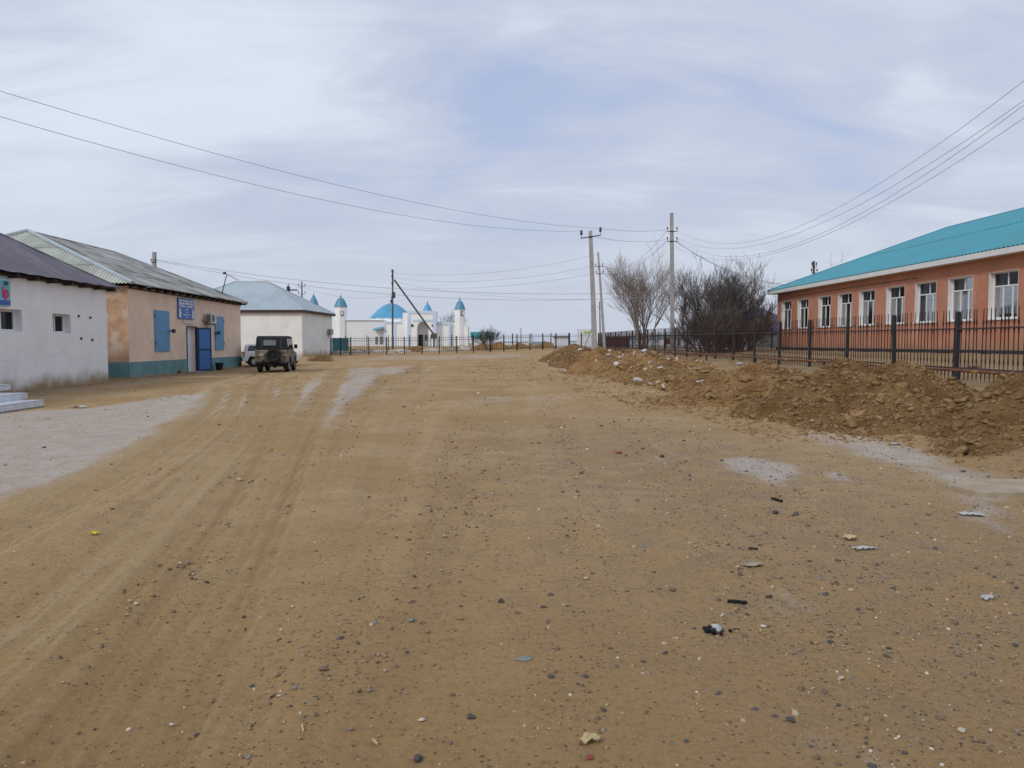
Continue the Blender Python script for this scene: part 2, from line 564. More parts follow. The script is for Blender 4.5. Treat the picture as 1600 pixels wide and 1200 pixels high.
MT['dome'] = mat('dome_metal', (0.085, 0.32, 0.52), 0.45, 0.12, 0.5, 3, 0.1, 0.02, spec=0.5)
MT['dome2'] = mat('minaret_dome_metal', (0.085, 0.26, 0.38), 0.45, 0.12, 0.5, 3, 0.1, 0.02, spec=0.5)
MT['teal_metal'] = mat('teal_container', (0.02, 0.10, 0.14), 0.6, 0.15, 1)
MT['teal_bright'] = mat('teal_roof_band', (0.05, 0.30, 0.37), 0.55, 0.1, 1)
MT['navy_roof'] = mat('navy_roof_metal', (0.055, 0.05, 0.16), 0.6, 0.15, 0.5)
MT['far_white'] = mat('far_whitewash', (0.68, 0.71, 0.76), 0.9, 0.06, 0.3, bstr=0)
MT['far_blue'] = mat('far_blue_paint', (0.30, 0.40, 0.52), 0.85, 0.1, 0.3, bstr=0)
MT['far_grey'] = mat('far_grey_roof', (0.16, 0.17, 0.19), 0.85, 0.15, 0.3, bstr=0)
MT['maroon'] = mat('maroon_sheet', (0.14, 0.03, 0.035), 0.7, 0.15, 1, bstr=0)
MT['ygreen'] = mat('yellow_green_board', (0.45, 0.50, 0.12), 0.7, 0.1, 1, bstr=0)
MT['rubber'] = mat('tyre_rubber', (0.018, 0.018, 0.018), 0.85, 0.25, 8, 60, 0.3, 0.006)
MT['rim'] = mat('pale_wheel_paint', (0.42, 0.41, 0.38), 0.5, 0.2, 8)
MT['uaz'] = mat('dirty_beige_paint', (0.21, 0.19, 0.14), 0.6, 0.2, 3, 20, 0.1, 0.005, dirt=(0.09, 0.07, 0.05), dirt_h=0.72, blotch=(0.09, 0.07, 0.05), blotch_t=(0.50, 0.62), blotch_s=2.4)
MT['softtop'] = mat('charcoal_canvas', (0.022, 0.023, 0.027), 0.9, 0.2, 4, 60, 0.3, 0.01)
MT['celluloid'] = mat('cloudy_rear_window', (0.16, 0.18, 0.185), 0.3, 0.12, 4, bstr=0)
MT['carglass'] = mat('dark_car_glass', (0.015, 0.02, 0.03), 0.08, 0.1, 2, bstr=0, spec=0.6)
MT['carwhite'] = mat('white_car_paint', (0.74, 0.75, 0.77), 0.28, 0.03, 1, bstr=0, spec=0.5)
MT['black'] = mat('black_plastic', (0.014, 0.014, 0.015), 0.6, 0.2, 4)
MT['redlens'] = mat('red_lens', (0.20, 0.012, 0.01), 0.25, 0.1, 4, bstr=0)
MT['ac_white'] = mat('ac_casing', (0.60, 0.60, 0.57), 0.5, 0.06, 3, streak=0.2)
MT['tile_white'] = mat('white_glazed_tile', (0.62, 0.66, 0.72), 0.25, 0.05, 3, 8, 0.05, 0.003, obj_rand=0.07, spec=0.5)
MT['grout'] = mat('step_concrete', (0.28, 0.26, 0.235), 0.95, 0.2, 3)
MT['sign_blue'] = mat('blue_sign_print', (0.035, 0.12, 0.42), 0.45, 0.12, 3, bstr=0)
MT['sign_cyan'] = mat('cyan_sign_print', (0.16, 0.46, 0.58), 0.45, 0.25, 1.6, bstr=0)
MT['sign_pale'] = mat('pale_sign_print', (0.50, 0.64, 0.76), 0.45, 0.1, 3, bstr=0)
MT['print_white'] = mat('white_print', (0.72, 0.76, 0.82), 0.5, 0.04, 3, bstr=0)
MT['print_pink'] = mat('pink_print', (0.60, 0.035, 0.13), 0.5, 0.04, 3, bstr=0)
MT['print_dark'] = mat('dark_print', (0.05, 0.09, 0.14), 0.5, 0.04, 3, bstr=0)
MT['paper'] = mat('faded_paper', (0.62, 0.54, 0.54), 0.9, 0.05, 3, bstr=0)
MT['stone_dark'] = mat('dark_stone', (0.085, 0.08, 0.08), 0.9, 0.3, 20, 60, 0.5, 0.01)
MT['stone_brown'] = mat('brown_stone', (0.20, 0.13, 0.09), 0.9, 0.3, 20, 60, 0.5, 0.01)
MT['stone_teal'] = mat('grey_green_stone', (0.21, 0.235, 0.22), 0.85, 0.2, 20, 60, 0.4, 0.01)
MT['stone_pale'] = mat('pale_stone', (0.50, 0.44, 0.34), 0.9, 0.2, 20, 60, 0.4, 0.01)
MT['brick_red'] = mat('red_brick_bit', (0.26, 0.07, 0.045), 0.9, 0.2, 20, 60, 0.4, 0.01)
MT['char'] = mat('charred_plastic', (0.012, 0.011, 0.011), 0.7, 0.4, 20, 60, 0.6, 0.01)
MT['plastic_white'] = mat('white_scrap', (0.43, 0.43, 0.43), 0.5, 0.08, 10, 30, 0.3, 0.01)
MT['plastic_yellow'] = mat('yellow_scrap', (0.75, 0.62, 0.02), 0.5, 0.08, 10, bstr=0)
MT['straw_pale'] = mat('pale_scrap', (0.48, 0.38, 0.20), 0.8, 0.1, 10, 30, 0.3, 0.01)
MT['slab'] = mat('sandy_slab', (0.36, 0.29, 0.205), 0.95, 0.14, 3, 25, 0.4, 0.01, blotch=(0.42, 0.38, 0.33), blotch_s=1.5)


# ------------------------------------------------------------------ mesh builder
class MB:
    def __init__(self):
        self.v = []
        self.f = []

    def add(self, vs, fs):
        o = len(self.v)
        self.v.extend([tuple(p) for p in vs])
        self.f.extend([tuple(i + o for i in q) for q in fs])
        return self

    def box(self, a, b, rot=0.0, mtx=None):
        x0, y0, z0 = a
        x1, y1, z1 = b
        vs = [(x0, y0, z0), (x1, y0, z0), (x1, y1, z0), (x0, y1, z0), (x0, y0, z1), (x1, y0, z1), (x1, y1, z1), (x0, y1, z1)]
        if mtx is not None:
            vs = [tuple(mtx @ Vector(p)) for p in vs]
        return self.add(vs, [(0, 3, 2, 1), (4, 5, 6, 7), (0, 1, 5, 4), (1, 2, 6, 5), (2, 3, 7, 6), (3, 0, 4, 7)])

    def tube(self, pts, rads, n=6, cap=True):
        pts = [Vector(p) for p in pts]
        if isinstance(rads, (int, float)):
            rads = [rads] * len(pts)
        vs = []
        for i, p in enumerate(pts):
            d = (pts[min(i + 1, len(pts) - 1)] - pts[max(i - 1, 0)])
            if d.length < 1e-9:
                d = Vector((0, 0, 1))
            d.normalize()
            up = Vector((0, 0, 1)) if abs(d.z) < 0.95 else Vector((0, 1, 0))
            a = d.cross(up).normalized()
            b = a.cross(d)
            for k in range(n):
                t = 2 * math.pi * (k + 0.5) / n
                vs.append(p + (a * math.cos(t) + b * math.sin(t)) * rads[i])
        fs = []
        for i in range(len(pts) - 1):
            for k in range(n):
                k2 = (k + 1) % n
                fs.append((i * n + k, i * n + k2, (i + 1) * n + k2, (i + 1) * n + k))
        if cap:
            fs.append(tuple(range(n - 1, -1, -1)))
            fs.append(tuple((len(pts) - 1) * n + k for k in range(n)))
        return self.add(vs, fs)

    def lathe(self, prof, c=(0, 0, 0), n=20, axis='z'):
        vs = []
        for r, h in prof:
            for k in range(n):
                t = 2 * math.pi * k / n
                x, y = r * math.cos(t), r * math.sin(t)
                if axis == 'z':
                    vs.append((c[0] + x, c[1] + y, c[2] + h))
                elif axis == 'x':
                    vs.append((c[0] + h, c[1] + x, c[2] + y))
                else:
                    vs.append((c[0] + x, c[1] + h, c[2] + y))
        fs = []
        for i in range(len(prof) - 1):
            for k in range(n):
                k2 = (k + 1) % n
                fs.append((i * n + k, i * n + k2, (i + 1) * n + k2, (i + 1) * n + k))
        return self.add(vs, fs)

    def prism(self, poly, x0, x1, f=None):
        """polygon in (y,z) extruded along x"""
        n = len(poly)
        vs = [(x0, p[0], p[1]) for p in poly] + [(x1, p[0], p[1]) for p in poly]
        if f:
            vs = [f(p) for p in vs]
        fs = [tuple(range(n - 1, -1, -1)), tuple(range(n, 2 * n))]
        for i in range(n):
            j = (i + 1) % n
            fs.append((i, j, n + j, n + i))
        return self.add(vs, fs)

    def mesh(self, name, m):
        me = bpy.data.meshes.new(name)
        me.from_pydata(self.v, [], self.f)
        if m is not None:
            me.materials.append(m)
        me.update()
        return me

    def build(self, name, m, parent=None, smooth=False, bevel=0.0, fix=True, loc=None):
        me = self.mesh(name, m)
        if fix and len(self.f) < 60000:
            import bmesh
            bm = bmesh.new()
            bm.from_mesh(me)
            bmesh.ops.recalc_face_normals(bm, faces=bm.faces)
            bm.to_mesh(me)
            bm.free()
        if smooth:
            me.polygons.foreach_set('use_smooth', [True] * len(me.polygons))
        o = bpy.data.objects.new(name, me)
        COL.objects.link(o)
        if parent:
            o.parent = parent
        if loc is not None:
            o.location = loc
        if bevel:
            md = o.modifiers.new('bevel', 'BEVEL')
            md.width = bevel
            md.segments = 2
            md.limit_method = 'ANGLE'
        return o


def np_mesh(name, V, Fc, m, attr=None, smooth=False):
    me = bpy.data.meshes.new(name)
    k = Fc.shape[1]
    me.vertices.add(len(V))
    me.vertices.foreach_set('co', V.astype(np.float32).ravel())
    me.loops.add(Fc.size)
    me.loops.foreach_set('vertex_index', Fc.astype(np.int32).ravel())
    me.polygons.add(len(Fc))
    me.polygons.foreach_set('loop_start', np.arange(0, Fc.size, k, dtype=np.int32))
    me.polygons.foreach_set('loop_total', np.full(len(Fc), k, np.int32))
    if smooth:
        me.polygons.foreach_set('use_smooth', np.ones(len(Fc), bool))
    me.update(calc_edges=True)
    me.validate()
    me.materials.append(m)
    for nm, arr in (attr or {}).items():
        a = me.attributes.new(nm, 'FLOAT', 'POINT')
        a.data.foreach_set('value', arr.astype(np.float32))
    return me


def link_obj(name, me, parent=None, loc=None, rot=None, scale=None):
    o = bpy.data.objects.new(name, me)
    COL.objects.link(o)
    if parent:
        o.parent = parent
    if loc is not None:
        o.location = loc
    if rot is not None:
        o.rotation_euler = rot
    if scale is not None:
        o.scale = scale
    return o


def tag(o, label, cat, group=None):
    o['label'] = label
    o['category'] = cat
    if group:
        o['group'] = group
    return o


def thing(name, label, cat, loc=(0, 0, 0), rz=0.0, group=None):
    o = bpy.data.objects.new(name, None)
    COL.objects.link(o)
    o.location = loc
    o.rotation_euler = (0, 0, rz)
    o.empty_display_size = 0.2
    return tag(o, label, cat, group)


def wpt(o, p):
    """local point of a placed thing in world space"""
    return Matrix.Translation(o.location) @ Euler(o.rotation_euler).to_matrix().to_4x4() @ Vector(p)


# ------------------------------------------------------------------ ground
def build_ground():
    ys = [-80, -40, -20, -10, -5, -2.5, -1, 0, 0.7, 1.2, 1.6]
    y = 1.6
    while y < 112:
        y += max(0.028, 0.0095 * y)
        ys.append(y)
    while y < 5000:
        y *= 1.10
        ys.append(y)
    ys = np.array(ys)
    nc = 620
    t = np.linspace(-1, 1, nc)
    s = np.sign(t) * np.abs(t) ** 1.25
    wd = 8 + 1.15 * np.clip(ys, 0, None)
    wd = np.where(ys < 0, 8 + 1.5 * np.abs(ys), wd)
    X = s[None, :] * wd[:, None]
    Y = np.repeat(ys[:, None], nc, 1)
    x = X.ravel()
    y = Y.ravel()
    h, tr = track_field(x, y)
    near = (y > -60) & (y < 130)
    z = G(x, y) + np.where(near, h, 0)
    V = np.stack([x, y, z], 1)
    i = np.arange(len(ys) - 1)[:, None] * nc
    j = np.arange(nc - 1)[None, :]
    a = (i + j).ravel()
    Fc = np.stack([a, a + 1, a + nc + 1, a + nc], 1)

    # pale crust and old asphalt patches, as they lie on the ground
    polys = [
        ([(-260, 652), (0, 643), (130, 638), (238, 622), (318, 614), (326, 620), (285, 652), (205, 703), (118, 745), (0, 787), (-260, 850)], 0.28, 1.0),
        ([(320, 640), (342, 640), (300, 690), (210, 740), (120, 785), (60, 812), (50, 806), (150, 755), (240, 705)], 0.16, 0.8),
        ([(352, 668), (402, 650), (404, 665), (360, 690), (300, 722), (282, 728)], 0.2, 0.75),
        ([(484, 672), (500, 640), (522, 604), (548, 588), (590, 584), (588, 600), (556, 630), (526, 668)], 0.3, 0.9),
        ([(528, 588), (540, 576), (640, 572), (640, 580), (590, 590), (560, 612)], 0.5, 0.75),
        ([(442, 626), (450, 612), (464, 612), (458, 626)], 0.3, 0.8),
        ([(468, 640), (480, 610), (496, 610), (488, 632)], 0.3, 0.8),
        ([(300, 612), (345, 600), (380, 604), (350, 660), (330, 690), (300, 690), (322, 650), (318, 622)], 0.4, 0.55),
        ([(440, 700), (470, 650), (500, 600), (520, 590), (505, 640), (480, 690), (460, 720)], 0.3, 0.5),
        ([(570, 632), (590, 606), (620, 600), (610, 620), (590, 650)], 0.3, 0.5),
        ([(560, 563), (590, 556), (820, 552), (830, 557), (700, 562)], 1.2, 0.6),
        ([(830, 574), (850, 562), (950, 566), (965, 580), (900, 582)], 1.0, 0.6),
        ([(1112, 714), (1160, 706), (1232, 722), (1242, 736), (1226, 755), (1186, 746), (1140, 730)], 0.2, 0.95),
        ([(1238, 672), (1290, 668), (1410, 690), (1500, 722), (1600, 762), (1600, 820), (1540, 800), (1450, 752), (1350, 716), (1270, 694)], 0.3, 0.75),
        ([(1276, 738), (1310, 738), (1342, 754), (1300, 752)], 0.15, 0.9),
        ([(1480, 790), (1560, 790), (1640, 850), (1560, 830)], 0.2, 0.75),
        ([(1180, 895), (1260, 890), (1330, 960), (1260, 990), (1200, 950)], 0.25, 0.5),
        ([(1200, 1140), (1300, 1110), (1420, 1200), (1250, 1230)], 0.2, 0.45),
        ([(700, 622), (800, 616), (900, 622), (880, 632), (760, 632)], 0.6, 0.5),
        ([(-10, 905), (40, 912), (100, 960), (60, 985), (-10, 955)], 0.2, 0.45),
        ([(1000, 690), (1070, 690), (1100, 740), (1040, 760), (980, 720)], 0.4, 0.4),
    ]
    crust = np.zeros(len(x))
    wx = x + fbm(x * 1.2, y * 1.2, 5, 71) * 0.5
    wy = y + fbm(x * 1.2, y * 1.2, 5, 75) * 0.9
    idx = np.where((y > 1) & (y < 140))[0]
    for pts, fe, st in polys:
        P = gl(pts)
        qx, qy = wx[idx], wy[idx]
        inside = np.zeros(len(idx), bool)
        n = len(P)
        for k in range(n):
            x0, y0 = P[k]
            x1, y1 = P[(k + 1) % n]
            c = ((y0 > qy) != (y1 > qy)) & (qx < (x1 - x0) * (qy - y0) / (y1 - y0 + 1e-12) + x0)
            inside ^= c
        d = seg_dist(qx, qy, np.vstack([P, P[:1]]))
        sd = np.where(inside, d, -d)
        val = np.clip(0.5 + sd / (2 * fe), 0, 1) * st
        crust[idx] = np.maximum(crust[idx], val)
    crust = crust * (1 - 0.85 * np.clip(tr, 0, 1))
    # gravelly ground on the right and centre
    gp = gl([(830, 690), (1000, 690), (1100, 800), (1000, 900)])
    grav = np.exp(-(np.hypot((x - 1.6) / 2.4, (y - 10.5) / 5.5)) ** 2) + np.clip((x - 0.2) / 3.2, 0, 1) * np.clip(1 - y / 16, 0, 1)
    grav = np.clip(grav, 0, 1)
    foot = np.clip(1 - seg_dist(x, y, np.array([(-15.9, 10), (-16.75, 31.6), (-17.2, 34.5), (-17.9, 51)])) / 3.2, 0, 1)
    lane, v = lane_field(x, y)
    # pale hardpan left showing between the sandy lanes near the parked cars
    zone = np.clip(1 - np.hypot((x + 6.2) / 4.2, (y - 27) / 16.0), 0, 1) * 1.6
    crust = np.maximum(crust, np.clip(zone, 0, 1) * np.clip((lane - 0.02) * 7, 0, 1) * 0.9)
    V[:, 2] += np.clip(lane, -0.35, 0.35) * 0.05 * np.clip((60 - y) / 30, 0, 1) * near
    me = np_mesh('ground', V, Fc, ground_mat(), {'lane': lane, 'near_brown': np.clip((9.5 - y) / 8, 0, 1) + 0.25 * np.clip((x - 1) / 6, -0.5, 0.5), 'crust': crust, 'track': tr, 'grav': grav, 'foot': foot,
                                                  'side': np.clip((x + 0.025 * y - 6.2) / 2.0, 0, 1) * (y < 110)}, True)
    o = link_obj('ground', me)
    o['kind'] = 'structure'
    return o


def ground_mat():
    m, t, b = new_mat('sandy_ground')
    pos = N(t, 'ShaderNodeNewGeometry').outputs['Position']

    def attr(nm):
        a = N(t, 'ShaderNodeAttribute')
        a.attribute_name = nm
        return a.outputs['Fac']
    big = noise(t, 0.35, 7, 0.6, pos)
    mid = noise(t, 2.3, 7, 0.65, pos)
    fine = noise(t, 24, 6, 0.75, pos)
    grain = noise(t, 160, 3, 0.7, pos)
    c = mixc(t, mapr(t, big, 0.36, 0.64), (0.365, 0.232, 0.104), (0.44, 0.304, 0.165))
    c = mixc(t, mapr(t, mid, 0.45, 0.74, 0, 0.55), c, (0.275, 0.165, 0.068))
    # soft sand in wheel tracks
    c = mixc(t, math_node(t, 'MULTIPLY', attr('track'), mapr(t, mid, 0.3, 0.6, 0.3, 0.7)), c, (0.35, 0.235, 0.11))
    ln = attr('lane')
    lf = math_node(t, 'ADD', ln, math_node(t, 'MULTIPLY', math_node(t, 'SUBTRACT', mid, 0.5), 0.25))
    c = mixc(t, mapr(t, lf, 0.04, 0.30, 0, 0.65), c, (0.45, 0.345, 0.205))
    c = mixc(t, mapr(t, lf, -0.04, -0.30, 0, 0.55), c, (0.275, 0.17, 0.077))
    c = mixc(t, math_node(t, 'MULTIPLY', mapr(t, math_node(t, 'ADD', attr('near_brown'), math_node(t, 'MULTIPLY', math_node(t, 'SUBTRACT', big, 0.5), 2.2)), 0.2, 0.95), 0.65), c, (0.27, 0.158, 0.062))  # ground colour turns browner towards the camera, edge broken by noise
    # pinkish-grey gravelly areas
    c = mixc(t, math_node(t, 'MULTIPLY', attr('grav'), mapr(t, mid, 0.35, 0.6, 0.15, 0.65)), c, (0.275, 0.202, 0.128))
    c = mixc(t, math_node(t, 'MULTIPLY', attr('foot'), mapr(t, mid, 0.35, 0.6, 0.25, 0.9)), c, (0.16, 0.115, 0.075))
    c = mixc(t, math_node(t, 'MULTIPLY', attr('side'), mapr(t, mid, 0.3, 0.6, 0.2, 0.8)), c, (0.25, 0.175, 0.105))
    # crust
    nb = noise(t, 1.3, 10, 0.74, pos, (1, 0.45, 1))
    k = math_node(t, 'ADD', attr('crust'), math_node(t, 'MULTIPLY', math_node(t, 'SUBTRACT', nb, 0.5), 1.7))
    km = mapr(t, k, 0.26, 0.98, 0, 0.78)
    km = math_node(t, 'MULTIPLY', km, mapr(t, attr('crust'), 0.02, 0.3))
    cc = mixc(t, mapr(t, noise(t, 3.5, 8, 0.7, pos, (1, 0.6, 1)), 0.32, 0.68), (0.42, 0.365, 0.325), (0.525, 0.48, 0.445))
    c = mixc(t, km, c, cc)
    # grain
    c = mixc(t, mapr(t, fine, 0.3, 0.56, 0.55, 0.0), c, (0.17, 0.115, 0.062))
    c = mixc(t, mapr(t, grain, 0.6, 0.8, 0.0, 0.4), c, (0.52, 0.42, 0.29))
    # small embedded grit
    for sc, th, col, st in ((33, 0.20, (0.07, 0.06, 0.05), 0.75), (75, 0.16, (0.13, 0.09, 0.07), 0.7), (50, 0.12, (0.56, 0.50, 0.42), 0.6)):
        v = N(t, 'ShaderNodeTexVoronoi')
        v.inputs['Scale'].default_value = sc
        link(t, pos, v.inputs['Vector'])
        spx = N(t, 'ShaderNodeSeparateColor')
        link(t, v.outputs['Color'], spx.inputs[0])
        rnd = spx.outputs[0]
        dens = math_node(t, 'ADD', mapr(t, mid, 0.38, 0.62, 0.04, 0.22), math_node(t, 'MULTIPLY', attr('grav'), 0.16))
        on = math_node(t, 'LESS_THAN', rnd, dens)
        dd = mapr(t, v.outputs['Distance'], th, th * 1.8, 1, 0)
        c = mixc(t, math_node(t, 'MULTIPLY', math_node(t, 'MULTIPLY', on, dd), st), c, col)
    link(t, c, b.inputs['Base Color'])
    b.inputs['Roughness'].default_value = 0.95
    b.inputs['Specular IOR Level'].default_value = 0.15
    hh = math_node(t, 'ADD', math_node(t, 'MULTIPLY', fine, 0.5), math_node(t, 'ADD', math_node(t, 'MULTIPLY', mid, 1.2), math_node(t, 'MULTIPLY', grain, 0.14)))
    bump(t, b, hh, 0.75, 0.035)
    return m


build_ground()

# ------------------------------------------------------------------ stones
def ico(sub=0):
    import bmesh
    bm = bmesh.new()
    bmesh.ops.create_icosphere(bm, subdivisions=sub + 1, radius=1)
    v = np.array([p.co[:] for p in bm.verts])
    f = np.array([[q.index for q in fc.verts] for fc in bm.faces])
    bm.free()
    return v, f


ICO0 = ico(0)
ICO1 = ico(1)
ICO2 = ico(2)
OCT = (np.array([(1, 0, 0), (-1, 0, 0), (0, 1, 0), (0, -1, 0), (0, 0, 1), (0, 0, -1.)]),
       np.array([(0, 2, 4), (2, 1, 4), (1, 3, 4), (3, 0, 4), (2, 0, 5), (1, 2, 5), (3, 1, 5), (0, 3, 5)]))


def rand_rot(n, tilt=0.5):
    a = rng.uniform(0, 2 * np.pi, n)
    b = rng.normal(0, tilt, n)
    c = rng.normal(0, tilt, n)
    Rz = np.zeros((n, 3, 3))
    Rz[:, 0, 0] = np.cos(a); Rz[:, 0, 1] = -np.sin(a); Rz[:, 1, 0] = np.sin(a); Rz[:, 1, 1] = np.cos(a); Rz[:, 2, 2] = 1
    Rx = np.zeros((n, 3, 3))
    Rx[:, 0, 0] = 1; Rx[:, 1, 1] = np.cos(b); Rx[:, 1, 2] = -np.sin(b); Rx[:, 2, 1] = np.sin(b); Rx[:, 2, 2] = np.cos(b)
    Ry = np.zeros((n, 3, 3))
    Ry[:, 1, 1] = 1; Ry[:, 0, 0] = np.cos(c); Ry[:, 0, 2] = np.sin(c); Ry[:, 2, 0] = -np.sin(c); Ry[:, 2, 2] = np.cos(c)
    return Rz @ Rx @ Ry


def scatter_mesh(name, pos, size, base, m, flat=0.55, jitter=0.25, tilt=0.35, aniso=0.35):
    bv, bf = base
    n = len(pos)
    sc = np.stack([size * rng.uniform(1 - aniso, 1 + aniso, n), size * rng.uniform(1 - aniso, 1 + aniso, n), size * flat * rng.uniform(0.7, 1.3, n)], 1)
    loc = bv[None] * (1 + rng.uniform(-jitter, jitter, (n, len(bv), 1)))
    loc = loc * sc[:, None, :]
    loc = np.einsum('nij,nkj->nki', rand_rot(n, tilt), loc) + pos[:, None, :]
    V = loc.reshape(-1, 3)
    Fc = (bf[None] + (np.arange(n) * len(bv))[:, None, None]).reshape(-1, 3)
    rnd = np.repeat(rng.uniform(0, 1, n), len(bv))
    return np_mesh(name, V, Fc, m, {'rnd': rnd})


def gravel_mat():
    m, t, b = new_mat('mixed_gravel')
    a = N(t, 'ShaderNodeAttribute')
    a.attribute_name = 'rnd'
    cr = N(t, 'ShaderNodeValToRGB')
    cr.color_ramp.interpolation = 'CONSTANT'
    els = [(0, (0.085, 0.078, 0.072)), (0.16, (0.16, 0.11, 0.075)), (0.36, (0.25, 0.20, 0.15)), (0.52, (0.33, 0.205, 0.11)),
           (0.78, (0.20, 0.20, 0.18)), (0.86, (0.42, 0.33, 0.22)), (0.95, (0.56, 0.50, 0.42))]
    e = cr.color_ramp.elements
    e[0].position, e[0].color = 0, (*els[0][1], 1)
    e[1].position, e[1].color = els[1][0], (*els[1][1], 1)
    for p, c in els[2:]:
        q = e.new(p)
        q.color = (*c, 1)
    link(t, a.outputs['Fac'], cr.inputs[0])
    link(t, cr.outputs[0], b.inputs['Base Color'])
    b.inputs['Roughness'].default_value = 0.9
    return m


def build_gravel():
    n = 85000
    Y = np.exp(rng.uniform(np.log(1.6), np.log(48), n))
    X = rng.uniform(-0.85, 0.85, n) * (Y + 1)
    # patchiness
    dens = 0.15 + 0.75 * np.clip((fbm(X * 0.9, Y * 0.9, 4, 200) + 0.5 - 0.50) * 5, 0, 1)
    dens += 1.3 * np.exp(-(np.hypot((X - 1.6) / 2.2, (Y - 10) / 5)) ** 2)
    dens += 0.35 * np.clip(X / 2.5, 0, 1) * (Y < 12)
    h, tr = track_field(X, Y)
    lane, _v = lane_field(X, Y)
    dens *= (1 - 0.8 * np.clip(tr, 0, 1)) * np.clip(1 - lane * 4, 0.15, 1.3)
    dens *= np.where((X < -3 - 0.25 * Y) , 0.5, 1)
    keep = rng.uniform(0, 1, n) < dens
    X, Y = X[keep], Y[keep]
    keep = (X + 0.025 * Y < 7.2) & (X > -15 - 0.04 * Y)
    X, Y = X[keep], Y[keep]
    n = len(X)
    size = 0.0034 * np.exp(rng.normal(0, 0.62, n)) * (0.75 + Y / 10)
    size = np.minimum(size, 0.011 + 0.0022 * Y)
    Z = Gt(X, Y) + size * 0.12
    me = scatter_mesh('gravel', np.stack([X, Y, Z], 1), size, ICO0, gravel_mat(), 0.5)
    o = link_obj('gravel', me)
    o['kind'] = 'stuff'
    tag(o, 'mixed grey brown and pale gravel scattered over the sandy ground', 'gravel')


build_gravel()


def rock_mesh(name, m, seed, base=ICO2, jit=0.16, ang=0.25, cuts=(0.55, 0.85)):
    r = np.random.default_rng(seed)
    v, f = base
    v = v.copy()
    # cut flat facets
    for _ in range(9):
        d = r.normal(0, 1, 3)
        d /= np.linalg.norm(d)
        k = r.uniform(*cuts)
        s = v @ d
        v = v - np.outer(np.maximum(s - k, 0), d)
    v *= 1 + r.normal(0, jit * 0.25, (len(v), 1))
    return np_mesh(name, v, f, m)


def loose(name, label, cat, px, py, size, m, flat=0.55, seed=0, sink=0.25, rz=None, aspect=1.0, group=None, zoff=0.0):
    x, y = GP(px, py)
    me = rock_mesh(name, m, seed + 100)
    r = size / 2 * (0.72 if y < 12 else 1.0)
    o = link_obj(name, me, None, (x, y, g1(x, y) + r * flat * (1 - sink) + zoff), (0, 0, rz if rz is not None else seed * 1.3), (r * aspect, r, r * flat))
    return tag(o, label, cat, group)


for i, a in enumerate([
    ('stone', 'round dark grey stone in the middle foreground, largest pebble there', 'stone', 783, 938, 0.065, MT['stone_dark'], 0.75),
    ('stone', 'dark grey stone at the bottom edge just left of centre', 'stone', 652, 1184, 0.055, MT['stone_dark'], 0.6),
    ('stone', 'dark stone with sandy rim near the bottom, right of the pale twig scraps', 'stone', 735, 1118, 0.045, MT['stone_dark'], 0.7),
    ('stone', 'small near-black stone low in the picture left of the two grey pebbles', 'stone', 308, 1143, 0.04, MT['stone_dark'], 0.6),
    ('stone', 'flat brown stone lying alone at lower left centre', 'stone', 505, 1051, 0.06, MT['stone_brown'], 0.4),
    ('stone', 'flat grey-green stone flake left of the charred lump', 'stone', 820, 1030, 0.085, MT['stone_teal'], 0.22),
    ('stone', 'brown grey stone flake above the charred lump, to its left', 'stone', 1050, 922, 0.075, MT['stone_brown'], 0.45),
    ('stone', 'small white pebble above and right of the round dark stone', 'stone', 916, 904, 0.04, MT['stone_pale'], 0.7),
    ('stone', 'dark rounded stone just below the black twig at centre right', 'stone', 1212, 800, 0.085, MT['stone_dark'], 0.65),
    ('stone', 'dark stone at the far side of the gravelly patch before the mounds', 'stone', 1035, 714, 0.11, MT['stone_dark'], 0.6),
    ('brick_fragment', 'small red brick fragment lying in the gravelly patch', 'brick fragment', 967, 709, 0.13, MT['brick_red'], 0.5),
    ('stone', 'black flat stone at bottom right, right of the pale root', 'stone', 1236, 1125, 0.05, MT['stone_dark'], 0.5),
    ('stone', 'pale cream pebble right of the charred lump, below it', 'stone', 1315, 1058, 0.04, MT['stone_pale'], 0.7),
    ('brick_fragment', 'red-brown brick scrap at the bottom below the pale root', 'brick fragment', 922, 1186, 0.045, MT['brick_red'], 0.25),
    ('stone', 'grey stone low in the picture between the round dark stone and the brown one', 'stone', 848, 950, 0.045, MT['stone_dark'], 0.45),
    ('stone', 'smooth pale pebble at bottom right near the frame edge', 'stone', 1503, 1141, 0.05, MT['stone_pale'], 0.5),
    ('stone', 'dark stone at the right, above the wavy rusty wire', 'stone', 1298, 1000, 0.045, MT['stone_dark'], 0.45),
    ('stone', 'tan stone lying against the teal plinth left of the white door', 'stone', 274, 584, 0.45, MT['soil'], 0.6),
]):
    loose(*a, seed=i, aspect=1.0 + 0.25 * (i % 3))


